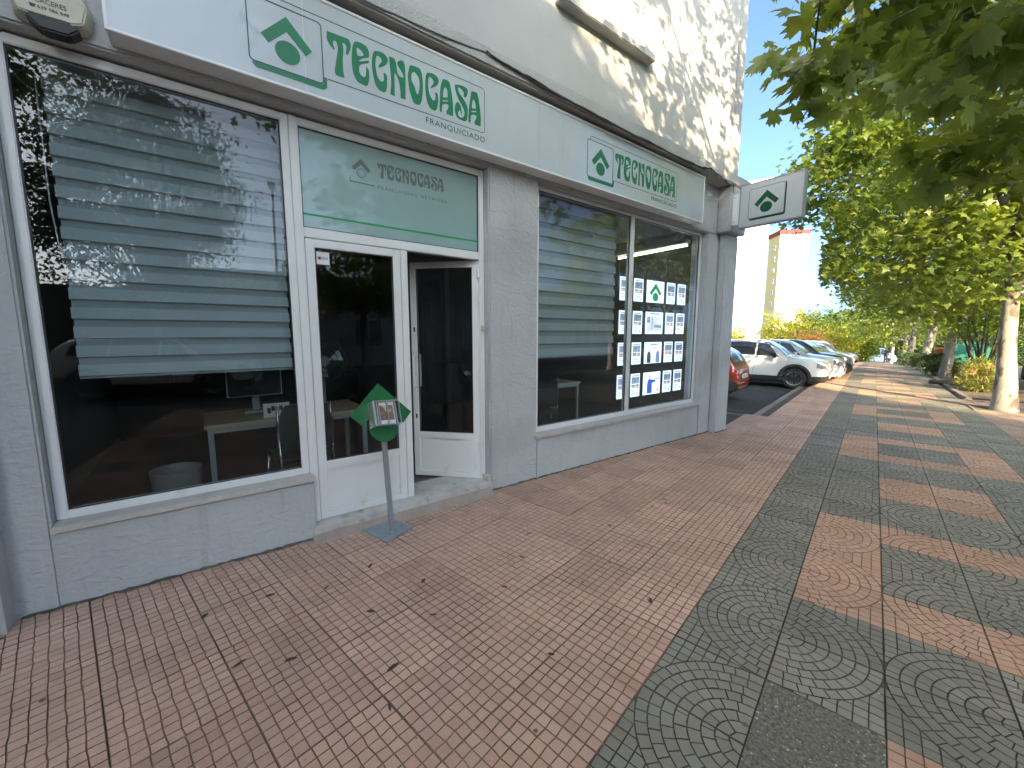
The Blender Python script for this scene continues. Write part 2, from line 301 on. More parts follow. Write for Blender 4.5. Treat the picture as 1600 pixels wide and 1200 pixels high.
OFF = {}
FAC = Matrix.Translation((-3.055, 1.18, 0)) @ Matrix.Rotation(R(90 - 10.8), 4, 'Z') @ Matrix.Rotation(R(-0.55), 4, 'Y')
I4 = Matrix.Identity(4)
def tag(o, label=None, cat=None, group=None, kind=None):
    if label: o['label'] = label
    if cat: o['category'] = cat
    if group: o['group'] = group
    if kind: o['kind'] = kind
    return o
def thing(name, label, cat, loc=(0, 0, 0), frame=I4, rotz=0.0, group=None, local=False):
    """An Empty at the thing's base. Its parts are given in the frame's own coordinates (local=True: relative to the base)."""
    o = bpy.data.objects.new(name, None); COL.objects.link(o); o.empty_display_size = 0.2
    o.matrix_world = frame @ Matrix.Translation(loc) @ Matrix.Rotation(rotz, 4, 'Z')
    OFF[o.name] = (0, 0, 0) if local else tuple(loc)
    return tag(o, label, cat, group)
def link(name, me, parent=None, label=None):
    o = bpy.data.objects.new(name, me); COL.objects.link(o)
    if parent is not None: o.parent = parent; OFF[o.name] = OFF.get(parent.name, (0, 0, 0))
    if label: o['label'] = label
    return o
def part(name, mb, m, parent, smooth=False, bevel=0.0, label=None, seg=2):
    return link(name, mb.mesh(name, m, smooth, bevel, OFF.get(parent.name, (0, 0, 0)), seg), parent, label)
def solo(name, mb, m, label=None, cat=None, loc=(0, 0, 0), frame=I4, smooth=False, bevel=0.0, group=None, kind=None):
    me = mb.mesh(name, m, smooth, bevel, loc)
    o = link(name, me); o.matrix_world = frame @ Matrix.Translation(loc)
    OFF[o.name] = tuple(loc)
    return tag(o, label, cat, group, kind)
def copy_tree(o, parent=None):
    c = o.copy(); COL.objects.link(c); OFF[c.name] = OFF.get(o.name, (0, 0, 0))
    if parent is not None: c.parent = parent
    for ch in o.children: copy_tree(ch, c)
    return c

def smooth_poly(pts, sub=5):
    """closed Catmull-Rom through pts; points with a sharp turn stay corners"""
    n = len(pts); out = []
    P = [np.array(p, float) for p in pts]
    def corner(i):
        a = P[i] - P[i - 1]; b = P[(i + 1) % n] - P[i]
        c = a.dot(b) / (np.linalg.norm(a) * np.linalg.norm(b) + 1e-9); return c < 0.35
    cor = [corner(i) for i in range(n)]
    for i in range(n):
        p0, p1, p2, p3 = P[i - 1], P[i], P[(i + 1) % n], P[(i + 2) % n]
        m1 = (p2 - p1) if cor[i] else (p2 - p0) / 2
        m2 = (p2 - p1) if cor[(i + 1) % n] else (p3 - p1) / 2
        l = np.linalg.norm(p2 - p1)
        for m in (m1, m2):
            k = np.linalg.norm(m)
            if k > 1.3 * l: m *= 1.3 * l / k
        for s in range(sub):
            t = s / sub
            out.append(tuple((2*t**3-3*t**2+1)*p1 + (t**3-2*t**2+t)*m1 + (-2*t**3+3*t**2)*p2 + (t**3-t**2)*m2))
    return out
def flat_mesh(name, polys, m, y=0.0, th=0.001, sm=True, off=(0, 0, 0)):
    """filled outlines (with holes) in the x,z plane at depth y, a thin film th thick"""
    cu = bpy.data.curves.new(name, 'CURVE'); cu.dimensions = '2D'; cu.fill_mode = 'BOTH'; cu.extrude = th / 2
    for p in polys:
        q = smooth_poly(p) if sm else p
        sp = cu.splines.new('POLY'); sp.points.add(len(q) - 1)
        for i, c in enumerate(q): sp.points[i].co = (c[0], c[1], 0, 1)
        sp.use_cyclic_u = True
    o = bpy.data.objects.new(name, cu); COL.objects.link(o)
    dg = bpy.context.evaluated_depsgraph_get(); me = bpy.data.meshes.new_from_object(o.evaluated_get(dg))
    bpy.data.objects.remove(o); bpy.data.curves.remove(cu)
    me.transform(Matrix.Translation((-off[0], y - off[1], -off[2])) @ Matrix.Rotation(R(90), 4, 'X'))
    me.materials.clear(); me.materials.append(m); me.name = name
    return me
def text_mesh(name, body, x0, x1, z0, h, m, y=0.0, th=0.001, off=(0, 0, 0), spacing=1.0, bold=0.0):
    """text stretched to run from x0 to x1 with cap height h, standing in the x,z plane"""
    cu = bpy.data.curves.new(name, 'FONT'); cu.body = body; cu.size = 1; cu.extrude = th / 2; cu.space_character = spacing; cu.resolution_u = 3; cu.offset = bold
    o = bpy.data.objects.new(name, cu); COL.objects.link(o)
    dg = bpy.context.evaluated_depsgraph_get(); me = bpy.data.meshes.new_from_object(o.evaluated_get(dg))
    bpy.data.objects.remove(o); bpy.data.curves.remove(cu)
    xs = [v.co.x for v in me.vertices]; a, b = min(xs), max(xs)
    zs = [v.co.y for v in me.vertices]; za, zb = min(zs), max(zs)
    for v in me.vertices:
        v.co = ((v.co.x - a) / (b - a) * (x1 - x0) + x0 - off[0], y - off[1] - v.co.z, (v.co.y - za) / (zb - za) * h + z0 - off[2])
    me.materials.clear(); me.materials.append(m); me.name = name
    return me
def rounded(x0, x1, z0, z1, r, n=5):
    out = []
    for cx, cz, a0 in ((x1 - r, z0 + r, -90), (x1 - r, z1 - r, 0), (x0 + r, z1 - r, 90), (x0 + r, z0 + r, 180)):
        for k in range(n + 1):
            a = R(a0 + 90 * k / n); out.append((cx + r * math.cos(a), cz + r * math.sin(a)))
    return out
GLYPHS = [[[(0.2419,3.5241),(0.3654,3.5289),(0.3827,3.5259),(0.3933,3.492),(0.3828,3.4546),(0.3692,3.4278),(0.3604,3.4261),(0.3575,3.4383),(0.3633,3.4703),(0.3565,3.4874),(0.3378,3.4932),(0.3425,3.449),(0.3357,3.3803),(0.3359,3.3139),(0.3408,3.2722),(0.2874,3.2716),(0.2801,3.2938),(0.2921,3.364),(0.3033,3.4174),(0.3053,3.4575),(0.2981,3.484),(0.2864,3.4842),(0.2767,3.4722),(0.2796,3.4507),(0.2869,3.4291),(0.2817,3.4254),(0.2592,3.4426),(0.2423,3.4682),(0.2384,3.4891)]],[[(0.4254,3.533),(0.4687,3.5384),(0.5012,3.5292),(0.515,3.5056),(0.5158,3.482),(0.5114,3.4648),(0.4718,3.4448),(0.4454,3.4213),(0.4487,3.4151),(0.5124,3.4464),(0.5109,3.4286),(0.4702,3.4085),(0.4475,3.3882),(0.4433,3.3594),(0.4488,3.3375),(0.4684,3.3256),(0.4854,3.3368),(0.4906,3.3696),(0.4919,3.3993),(0.508,3.3863),(0.5121,3.3532),(0.5086,3.3139),(0.4939,3.2758),(0.4643,3.2743),(0.4282,3.2824),(0.4047,3.3184),(0.3961,3.3625),(0.395,3.4159),(0.4015,3.4785),(0.4102,3.5119)],[(0.4328,3.5008),(0.4595,3.4943),(0.4768,3.4739),(0.4745,3.4628),(0.454,3.4516),(0.4359,3.4515),(0.4315,3.4734)]],[[(0.5646,3.5289),(0.6146,3.5353),(0.6449,3.5171),(0.6511,3.4947),(0.6351,3.4641),(0.589,3.4261),(0.5805,3.4335),(0.5901,3.4528),(0.6042,3.4702),(0.6031,3.4908),(0.5825,3.5021),(0.5688,3.4935),(0.5595,3.4501),(0.5629,3.3957),(0.5765,3.3551),(0.5952,3.3405),(0.613,3.3484),(0.6178,3.3732),(0.6142,3.4001),(0.625,3.4057),(0.6401,3.3916),(0.6403,3.3455),(0.6346,3.3007),(0.6239,3.2793),(0.6042,3.2745),(0.5736,3.2837),(0.552,3.315),(0.539,3.3662),(0.5332,3.4266),(0.5381,3.4801),(0.551,3.5177)]],[[(0.6611,3.5302),(0.6968,3.5296),(0.7083,3.5161),(0.7153,3.4865),(0.7217,3.4386),(0.7414,3.4221),(0.7641,3.4229),(0.7646,3.4394),(0.7511,3.4636),(0.7276,3.491),(0.7222,3.5106),(0.7412,3.532),(0.7619,3.5379),(0.7759,3.5269),(0.7808,3.4888),(0.7815,3.387),(0.7778,3.2772),(0.7405,3.278),(0.7384,3.3357),(0.7281,3.3903),(0.7129,3.4211),(0.6973,3.4334),(0.6965,3.3577),(0.6955,3.2742),(0.6614,3.2774),(0.6701,3.3486),(0.6688,3.4197),(0.6632,3.4816)]],[[(0.826,3.5308),(0.8923,3.5367),(0.9092,3.5206),(0.9189,3.4792),(0.9213,3.4125),(0.9149,3.3425),(0.9002,3.2923),(0.8867,3.2767),(0.8498,3.2743),(0.8293,3.3032),(0.8118,3.3531),(0.8033,3.4128),(0.8027,3.4603),(0.8126,3.504)],[(0.8481,3.493),(0.8693,3.4877),(0.8901,3.4616),(0.8944,3.4183),(0.8872,3.3672),(0.8757,3.3446),(0.8632,3.3592),(0.8514,3.3962),(0.833,3.4195),(0.8282,3.4399),(0.8327,3.4746)]],[[(0.9667,3.5311),(1.0163,3.5383),(1.0479,3.5247),(1.0575,3.5012),(1.0395,3.4642),(0.9931,3.4301),(0.9888,3.4393),(1.01,3.4694),(1.0105,3.4887),(0.9929,3.5053),(0.9749,3.5027),(0.9673,3.4698),(0.9679,3.4132),(0.9803,3.3715),(1.0022,3.3461),(1.0207,3.354),(1.0259,3.3788),(1.0231,3.4126),(1.0449,3.4044),(1.0485,3.363),(1.0402,3.306),(1.0233,3.2785),(0.9868,3.2796),(0.9605,3.3078),(0.9443,3.3673),(0.9411,3.4419),(0.9456,3.4886),(0.953,3.5176)]],[[(1.1015,3.5327),(1.1464,3.5321),(1.1601,3.5015),(1.1731,3.435),(1.1811,3.3502),(1.1797,3.2838),(1.1219,3.2842),(1.1199,3.3033),(1.1373,3.3325),(1.1402,3.3571),(1.1092,3.3552),(1.0876,3.3404),(1.0808,3.3109),(1.0816,3.2836),(1.0605,3.285),(1.0607,3.328),(1.0655,3.3918),(1.0718,3.4637),(1.0895,3.52)],[(1.1144,3.4801),(1.1305,3.4602),(1.1342,3.4104),(1.0913,3.3964),(1.0946,3.4364),(1.1022,3.4623)],[(1.0931,3.3755),(1.1361,3.3894),(1.1374,3.3807),(1.0915,3.366)]],[[(1.2017,3.5296),(1.2684,3.5425),(1.3186,3.5355),(1.3208,3.5079),(1.3074,3.4691),(1.2896,3.4612),(1.2797,3.4701),(1.2826,3.4952),(1.258,3.515),(1.2333,3.5186),(1.2281,3.5049),(1.2424,3.4778),(1.2768,3.449),(1.3066,3.414),(1.3187,3.377),(1.3152,3.3187),(1.2993,3.2823),(1.2538,3.2798),(1.2143,3.2922),(1.1978,3.3314),(1.2011,3.3724),(1.2163,3.4013),(1.2312,3.4041),(1.2507,3.3841),(1.2646,3.3237),(1.2571,3.3235),(1.2426,3.3514),(1.2273,3.3285),(1.2269,3.3041),(1.2491,3.2967),(1.2744,3.3063),(1.2874,3.3307),(1.2829,3.3618),(1.2609,3.3954),(1.2293,3.4335),(1.2104,3.4751),(1.2013,3.5077)]],[[(1.3647,3.5327),(1.4116,3.5361),(1.4218,3.5086),(1.4369,3.4388),(1.4466,3.3498),(1.4431,3.2837),(1.3874,3.2842),(1.385,3.3064),(1.4012,3.3362),(1.4015,3.3571),(1.3726,3.3546),(1.3516,3.342),(1.3461,3.3156),(1.3457,3.2865),(1.3249,3.2825),(1.3246,3.3297),(1.3318,3.3975),(1.3431,3.4665),(1.3542,3.519)],[(1.3769,3.4754),(1.3922,3.4536),(1.3985,3.4101),(1.3576,3.3994),(1.3607,3.4353),(1.3689,3.4626)],[(1.3573,3.3788),(1.4019,3.3926),(1.4034,3.3835),(1.3562,3.3689)]]]# ================================================================ GROUND AND PAVING
def zp(y):
    """the path runs level, then falls gently away from the shop"""
    if y < 22: return 0.0
    if y < 36: return -0.0012 * (y - 22) ** 2
    return -0.2352 - 0.0336 * (y - 36)
def sheet(name, x0, x1, ys, dz, m, nx=1):
    mb = MB(); xs = [x0 + (x1 - x0) * i / nx for i in range(nx + 1)]
    vs = [(x, y, zp(y) + dz) for y in ys for x in xs]
    w = nx + 1
    fs = [(j * w + i, j * w + i + 1, (j + 1) * w + i + 1, (j + 1) * w + i) for j in range(len(ys) - 1) for i in range(nx)]
    return solo(name, mb.add(vs, fs), m, kind='structure')
YS = [-60, -20, 0, 9, 22, 25, 28, 31, 34, 37, 45, 60, 80]
sheet('ground', -500, 500, [-500, -60, 22, 26, 30, 34, 38, 60, 90, 91, 900], -0.16, M['earth'])
sheet('parking_lot', -40, -1.62, [9.12, 22, 25, 28, 31, 34, 37, 45, 60, 68], -0.10, M['asphalt'])
sheet('road', 4.55, 13.0, YS, -0.13, M['asphalt'])
sheet('cross_road', -40, 4.5, [69, 72, 76, 80], -0.10, M['asphalt'])

G0 = 0.403; PX0 = -0.644; PY0 = 2.02          # slab pitch and grid origin of the paving
def jit(a): return random.uniform(-a, a)
def stone(mb, poly, base, top, inset=0.0022):
    """one moulded cobble: outline pulled in, sloping flanks down to the joint"""
    n = len(poly); cx = sum(p[0] for p in poly) / n; cy = sum(p[1] for p in poly) / n
    o = len(mb.v); low = []; up = []
    for x, y in poly:
        d = math.hypot(x - cx, y - cy) + 1e-6; k = 1 - inset / d; k2 = 1 - (inset + 0.0024) / d
        low.append((cx + (x - cx) * k, cy + (y - cy) * k, base)); up.append((cx + (x - cx) * k2, cy + (y - cy) * k2, top + jit(0.0006)))
    mb.add(low + up, [tuple(range(n, 2 * n))], random.choice((0, 0, 0, 0, 2, 2, 3, 4))); mb.add(low + up, [(i, (i + 1) % n, n + (i + 1) % n, n + i) for i in range(n)], 1)
def clip(poly, a, b, c):
    """keep the side a*x+b*y<=c"""
    out = []
    for i in range(len(poly)):
        p, q = poly[i - 1], poly[i]; dp = a * p[0] + b * p[1] - c; dq = a * q[0] + b * q[1] - c
        if (dp <= 0) != (dq <= 0):
            t = dp / (dp - dq); out.append((p[0] + t * (q[0] - p[0]), p[1] + t * (q[1] - p[1])))
        if dq <= 0: out.append(q)
    return out
def area(p): return abs(sum(p[i - 1][0] * p[i][1] - p[i][0] * p[i - 1][1] for i in range(len(p)))) / 2
HS = G0 / 2 - 0.0016
def slab_base(mb, base): mb.box(-HS, HS, -HS, HS, -0.03, base, 1)
def grid_slab(seed):
    random.seed(seed); mb = MB(); slab_base(mb, -0.0060); n = 8; s = 2 * HS / n
    gx = [[(-HS + i * s + (jit(0.0030) if 0 < i < n else 0), -HS + j * s + (jit(0.0030) if 0 < j < n else 0)) for j in range(n + 1)] for i in range(n + 1)]
    for i in range(n):
        for j in range(n):
            stone(mb, [gx[i][j], gx[i + 1][j], gx[i + 1][j + 1], gx[i][j + 1]], -0.0060, jit(0.0008), 0.0010 + random.random() * .0008)
    return mb
def fan_slab(seed):
    """rings of cobbles round the slab's lower left corner, a square grid outside the last ring"""
    random.seed(seed); mb = MB(); slab_base(mb, -0.0055); dr = 2 * HS / 8; out = []
    for k in range(8):
        r0, r1 = k * dr, (k + 1) * dr
        n = max(1, round((r0 + r1) / 2 * math.pi / 2 / 0.056)); ph = random.uniform(0, 0.5)
        cuts = [0] + sorted((i + ph * 0.8 + jit(0.1)) * (math.pi / 2) / n for i in range(1 if ph < 0.25 else 0, n) if 0.05 < (i + ph * 0.8) / n < 0.95) + [math.pi / 2]
        for a, b in zip(cuts[:-1], cuts[1:]):
            if b - a < 0.02: continue
            mid = (a + b) / 2
            poly = [(r1 * math.cos(t), r1 * math.sin(t)) for t in (a, mid, b)]
            poly += [(r0 * math.cos(t), r0 * math.sin(t)) for t in ((b, mid, a) if k > 1 else (b, a))] if k else [(0, 0)]
            out.append([(x - HS, y - HS) for x, y in poly])
    n = 8; s = 2 * HS / n; rim = 8 * dr
    for i in range(n):
        for j in range(n):
            c = [(i * s, j * s), ((i + 1) * s, j * s), ((i + 1) * s, (j + 1) * s), (i * s, (j + 1) * s)]
            if math.hypot(*c[2]) <= rim * 1.01: continue
            m = [(i + .5) * s, (j + .5) * s]; d = math.hypot(*m)
            q = clip(c, -m[0] / d, -m[1] / d, -rim * 1.004)
            if len(q) > 2 and area(q) > 0.0003: out.append([(x - HS, y - HS) for x, y in q])
    for p in out:
        q = p
        for a, b in ((1, 0), (-1, 0), (0, 1), (0, -1)): q = clip(q, a, b, HS)
        if len(q) > 2 and area(q) > 0.00012: stone(mb, q, -0.0055, jit(0.0008), 0.0008 + random.random() * .0006)
    return mb
red_meshes = [grid_slab(s).mesh('paving_slab', [M['slab_red'], M['groove_red'], M['slab_red_light'], M['slab_red_dark'], M['slab_red_worn']]) for s in range(10)]
fan_geo = [fan_slab(20 + s) for s in range(9)]
grey_meshes = [g.mesh('fan_slab', [M['slab_grey'], M['groove_grey'], M['slab_grey_light'], M['slab_grey_dark'], M['slab_grey_worn']]) for g in fan_geo]
orange_meshes = [g.mesh('fan_slab', [M['slab_orange'], M['groove_orange'], M['slab_orange_light'], M['slab_orange_dark'], M['slab_orange_worn']]) for g in fan_geo]
pebble_mesh = MB().box(-HS, HS, -HS, HS, -0.03, -0.001).mesh('pebble_slab', M['slab_pebble'])
verge_meshes = [grid_slab(40 + s).mesh('verge_slab', [M['slab_brown'], M['groove_red'], M['slab_brown_light'], M['slab_brown_dark'], M['slab_brown_worn']]) for s in range(3)]

def paving(name, x0, x1, y0, y1, dz=-0.008):
    ys = [y0] + [y for y in range(22, 70, 3) if y0 < y < y1] + [y1]
    return sheet(name, x0, x1, ys, dz, M['mortar'])
pavement = sheet('pavement', -5.5, PX0, [-3, 0, 9.1], -0.0090, M['mortar'])
path = paving('path', PX0 + 0.001, PX0 + 6 * G0, -3, 68.4, -0.0095)
verge = paving('verge_pavement', PX0 + 6 * G0 + 0.001, 4.40, -3, 68.4, -0.0100)
walk = paving('kerbside_pavement', -1.60, PX0 - 0.001, 9.101, 68.4, -0.0098)
rng = random.Random(3)
def put_slab(name, me, c, r, parent, rot=0.0, tilt=0.0028):
    y = PY0 + (r + 0.5) * G0
    o = bpy.data.objects.new(name, me); COL.objects.link(o); o.parent = parent
    o.location = (PX0 + (c + 0.5) * G0, y, zp(y) + rng.uniform(-0.0020, 0.0016))
    o.rotation_euler = (rng.uniform(-tilt, tilt) + (math.atan(-0.0024 * (y - 22)) if 22 < y < 36 else (math.atan(-0.0336) if y >= 36 else 0)) * 0, rng.uniform(-tilt, tilt), rot)
    return o
wall_n = Vector((math.cos(R(10.8)), -math.sin(R(10.8)), 0)); wall_u = Vector((math.sin(R(10.8)), math.cos(R(10.8)), 0)); wall_p = Vector((-3.055, 1.18, 0))
R_NEAR = 46                                             # rows laid slab by slab
for r in range(-10, 18):                                # red slabs in front of the shop
    for c in range(-8, 0):
        p = Vector((PX0 + (c + .5) * G0, PY0 + (r + .5) * G0, 0)) - wall_p
        if p.dot(wall_n) < -0.26: continue
        if p.dot(wall_u) > 6.4 and p.dot(wall_n) < -3: continue
        if PY0 + (r + 1) * G0 > 9.3: continue
        put_slab('paving_slab', rng.choice(red_meshes), c, r, pavement, rng.choice((0, 1, 2, 3)) * math.pi / 2)
for r in range(18, R_NEAR):                             # red strip along the parking kerb
    for c in (-2, -1): put_slab('paving_slab', rng.choice(red_meshes), c, r, walk, rng.choice((0, 1, 2, 3)) * math.pi / 2)
def is_red(c, r):
    k = r % 10
    return (k in (2, 5) and 1 <= c <= 4) or (k in (3, 4) and c in (1, 4)) or (k in (8, 9) and c in (2, 3))
for r in range(-8, R_NEAR - 4):
    for c in range(6):
        if (c == 1 and r in (-1, -2)) or (c == 5 and r in (13, 14)):
            put_slab('pebble_slab', pebble_mesh, c, r, path, 0); continue
        i = rng.randrange(9)
        right = c % 2 == 0; up = r % 2 == 0            # which corner the fan is centred on
        q = {(False, False): 0, (True, False): 1, (True, True): 2, (False, True): 3}[(right, up)]
        put_slab('fan_slab', (orange_meshes if is_red(c, r) else grey_meshes)[i], c, r, path, q * math.pi / 2)
for r in range(10, R_NEAR):
    for c in range(6, 11):
        x = PX0 + (c + .5) * G0; y = PY0 + (r + .5) * G0
        if any(abs(x - tx) < 0.42 and abs(y - ty) < 0.42 for tx, ty in ((2.25, 13.8), (2.25, 4.2))): continue
        if x > 1.95 and 15.9 < y: continue
        put_slab('verge_slab', rng.choice(verge_meshes), c, r, verge, rng.choice((0, 1)) * math.pi / 2)
def far_slabs(name, cs, r0, r1, mats, colour, parent):
    mb = MB()
    for r in range(r0, r1):
        for c in cs:
            x0 = PX0 + c * G0; y0 = PY0 + r * G0; e = 0.004
            z0, z1 = zp(y0) , zp(y0 + G0)
            mb.add([(x0 + e, y0 + e, z0), (x0 + G0 - e, y0 + e, z0), (x0 + G0 - e, y0 + G0 - e, z1), (x0 + e, y0 + G0 - e, z1)], [(0, 1, 2, 3)], colour(c, r))
    o = part(name, mb, mats, parent); o['kind'] = 'stuff'; return o
far_slabs('far_paving_slabs', (-2, -1), R_NEAR, 164, [M['slab_red']], lambda c, r: 0, walk)
far_slabs('far_fan_slabs', range(6), R_NEAR - 4, 164, [M['slab_grey'], M['slab_orange']], lambda c, r: 1 if is_red(c, r) else 0, path)
far_slabs('far_verge_slabs', (6,), R_NEAR, 164, [M['slab_brown']], lambda c, r: 0, verge)
far_slabs('near_verge_slabs', range(6, 11), -8, 10, [M['slab_brown']], lambda c, r: 0, verge)
# kerbs: parking side, its return behind the shop corner, street side
kerb_a = solo('parking_kerb', MB().box(-1.617, -1.603, 9.12, 9.13, -0.16, -0.12), M['kerb'], kind='structure')
kmesh = MB().box(-0.065, 0.065, -0.493, 0.493, -0.2, 0).mesh('kerbstone', M['kerb'], bevel=0.012)
def kerbstones(parent, x, ys):
    for y in ys:
        o = link('kerbstone', kmesh, parent); yy = y + .5
        o.location = (x + rng.uniform(-.004, .004), yy, zp(yy) - 0.004); o.rotation_euler = (math.atan((zp(y + 1) - zp(y))), 0, 0)
for y in np.arange(9.12, 45, 1.0): pass
kerbstones(kerb_a, -1.67, np.arange(9.12, 58, 1.0))
for x in np.arange(-5.6, -1.9, 1.0):
    o = link('kerbstone', kmesh, kerb_a); o.location = (x + .3, 9.16, -0.004); o.rotation_euler = (0, 0, R(90))
kerb_b = solo('street_kerb', MB().box(4.46, 4.47, 9.1, 9.12, -0.16, -0.13), M['kerb'], kind='structure')
kerbstones(kerb_b, 4.47, np.arange(-3, 58, 1.0))
# the planted strip between the verge and the street, edged with pale stones
bed = MB(); ysb = [15.95] + list(range(18, 66, 3))
for y0, y1 in zip(ysb[:-1], ysb[1:]):
    bed.add([(2.0, y0, zp(y0) + .012), (4.3, y0, zp(y0) + .012), (4.3, y1, zp(y1) + .012), (2.0, y1, zp(y1) + .012)], [(0, 1, 2, 3)])
planting_bed = solo('planting_bed', bed, M['earth'], kind='structure')
for y in np.arange(16.2, 55, 1.0):
    if rng.random() < 0.15: continue
    o = link('edging_stone', kmesh, planting_bed); o.location = (1.93 + rng.uniform(-.02, .02), y, zp(y) + 0.05); o.rotation_euler = (0, 0, rng.uniform(-.03, .03))

# ================================================================ SHOP BUILDING
shop = thing('shop_building', 'grey and cream rendered building with a street level shopfront', 'building', (0, 0, 0), FAC)
def wall(name, boxes, m, bevel=0.012, label=None):
    mb = MB()
    for b in boxes: mb.box(*b)
    return part(name, mb, m, shop, bevel=bevel, label=label, smooth=35)
D = 0.26
wall('wall', [(-1.30, 0.030, 0, D, -0.25, 0.452)], M['plaster'])                        # below left window
wall('wall', [(1.630, 2.232, 0, D, -0.25, 3.06)], M['plaster'])                          # pier right of the door
wall('wall', [(2.232, 5.625, 0, D, -0.25, 0.425)], M['plaster'])                         # below right window
wall('wall', [(5.625, 6.40, 0, D, -0.25, 3.06)], M['plaster'])                           # right end
wall('wall', [(-1.50, -1.30, 0, D, -0.25, 3.06)], M['plaster'])                          # left end
wall('pillar', [(-2.30, -1.47, -0.165, D, -0.25, 3.75)], M['plaster'], 0.03)
wall('pillar', [(5.965, 6.385, -0.105, -0.001, -0.25, 3.08)], M['plaster'], 0.018)
wall('lintel', [(-1.469, 6.40, 0.0, D, 3.06, 3.74)], M['plaster'])
wall('corner_block', [(5.86, 6.39, -0.20, -0.001, 3.082, 3.735)], M['plaster'])
wall('ledge', [(-2.3, 6.47, -0.215, D, 3.745, 3.90)], M['band'], 0.015)
wall('wall', [(-30, -2.30, 0.02, D, -0.25, 3.74)], M['plaster'])
upper_open = (2.52, 3.90, 4.83, 6.3)
x0, x1, z0, z1 = upper_open
wall('upper_wall', [(-30, x0, 0.0, D, 3.902, 12), (x1, 5.88, 0.0, D, 3.902, 12), (x0, x1, 0.0, D, 3.902, z0), (x0, x1, 0.0, D, z1, 12)], M['upper'], 0)
wall('corner_strip', [(5.881, 6.14, -0.03, D, 3.902, 12)], M['upper'], 0.01)
wall('corner_strip', [(6.20, 6.42, -0.02, D, 3.902, 12)], M['upper'], 0.01)
wall('rain_channel', [(6.14, 6.20, 0.01, D, 3.902, 12)], M['upper'], 0)
wall('side_wall', [(6.15, 6.40, D, 9.0, -0.25, 12), (-30, 6.149, 8.75, 9.0, -0.25, 12), (-30, -29.75, D, 8.749, -0.25, 12)], M['upper'], 0)
part('roof', MB().box(-30.2, 6.6, -0.35, 9.2, 12.001, 12.25), M['band'], shop)
for xx, zz in ((-1.4, 4.83), (-5.6, 4.83), (2.52, 7.8), (-1.4, 7.8), (-9.8, 4.83), (-14, 4.83), (-8, 1.0), (-13, 1.0), (-18, 1.0)):          # other flats' windows, above the frame
    w = part('window', MB().box(xx, xx + 1.38, -0.012, -0.001, zz, zz + 1.4), M['shutter'], shop); part('sill', MB().box(xx - .05, xx + 1.43, -0.09, -0.002, zz - .09, zz - .002), M['band'], w)
# upper window with its roller shutter down
uw = part('window', MB().box(x0 + .001, x0 + .05, 0.05, 0.12, z0, z1).box(x1 - .05, x1 - .001, 0.05, 0.12, z0, z1).box(x0 + .05, x1 - .05, 0.05, 0.12, z0, z0 + .045), M['frame'], shop, bevel=0.004)
slat_me = MB().prism([(0.062, 0.0), (0.055, 0.018), (0.055, 0.036), (0.064, 0.053), (0.075, 0.053), (0.075, 0.0)], x0 + .051, x1 - .051, axis='x').mesh('shutter_slat', M['shutter'])
for k in range(26):
    o = link('shutter_slat', slat_me, uw); o.location = (0, 0, z0 + 0.046 + k * 0.055)
part('sill', MB().box(x0 - .10, x1 + .06, -0.11, 0.10, z0 - .085, z0 - .003), M['band'], uw, bevel=0.008)
# left shop window
def frame_rect(mb, x0, x1, z0, z1, w, y0, y1, wb=None, wt=None, wl=None, wr=None):
    wb = wb or w; wt = wt or w; wl = wl or w; wr = wr or w
    return mb.box(x0, x0 + wl, y0, y1, z0, z1).box(x1 - wr, x1, y0, y1, z0, z1).box(x0 + wl, x1 - wr, y0, y1, z0, z0 + wb).box(x0 + wl, x1 - wr, y0, y1, z1 - wt, z1)
FY0, FY1 = 0.088, 0.15
lw = part('window', frame_rect(MB(), -1.297, 0.018, 0.487, 3.045, 0.05, FY0, FY1), M['frame'], shop, bevel=0.005, label='tall left shop window with white frame')
part('pane', MB().box(-1.247, -0.032, 0.112, 0.118, 0.537, 2.995), M['glass'], lw)
part('sill', MB().box(-1.302, 0.032, -0.032, 0.149, 0.4525, 0.486), M['stone'], lw, bevel=0.005)
part('gasket', frame_rect(MB(), -1.247, -0.032, 0.537, 2.995, 0.006, 0.100, 0.111), M['black'], lw)
# door set: post, transom light, fixed leaf, open leaf
dr = part('door', MB().box(0.020, 0.078, FY0 - .004, FY1 + .01, 0.09, 3.045).box(1.574, 1.627, FY0 - .004, FY1 + .01, 0.09, 3.045)
          .box(0.078, 1.574, FY0, FY1, 2.238, 2.309).box(0.078, 1.574, FY0, FY1, 2.992, 3.045), M['frame'], shop, bevel=0.005, label='white glazed double door with one leaf open')
part('transom_pane', MB().box(0.086, 1.566, 0.108, 0.116, 2.313, 2.988), M['frost'], dr)
part('gasket', frame_rect(MB(), 0.078, 1.574, 2.309, 2.992, 0.007, 0.098, 0.107), M['black'], dr)
def leaf_geo(w):
    f = MB().box(0, 0.062, 0, 0.05, 0, 2.14).box(w - 0.062, w, 0, 0.05, 0, 2.14).box(0.062, w - .062, 0, 0.05, 2.08, 2.14).box(0.062, w - .062, 0, 0.05, 0.395, 0.462).box(0.062, w - .062, 0, 0.05, 0, 0.055)
    return f, MB().box(0.062, w - .062, 0.016, 0.034, 0.055, 0.395), MB().box(0.062, w - .062, 0.021, 0.027, 0.462, 2.08), frame_rect(MB(), 0.062, w - .062, 0.462, 2.08, 0.007, 0.008, 0.020)
leaf = part('fixed_leaf', MB(), M['frame'], dr); bpy.data.objects.remove(leaf)
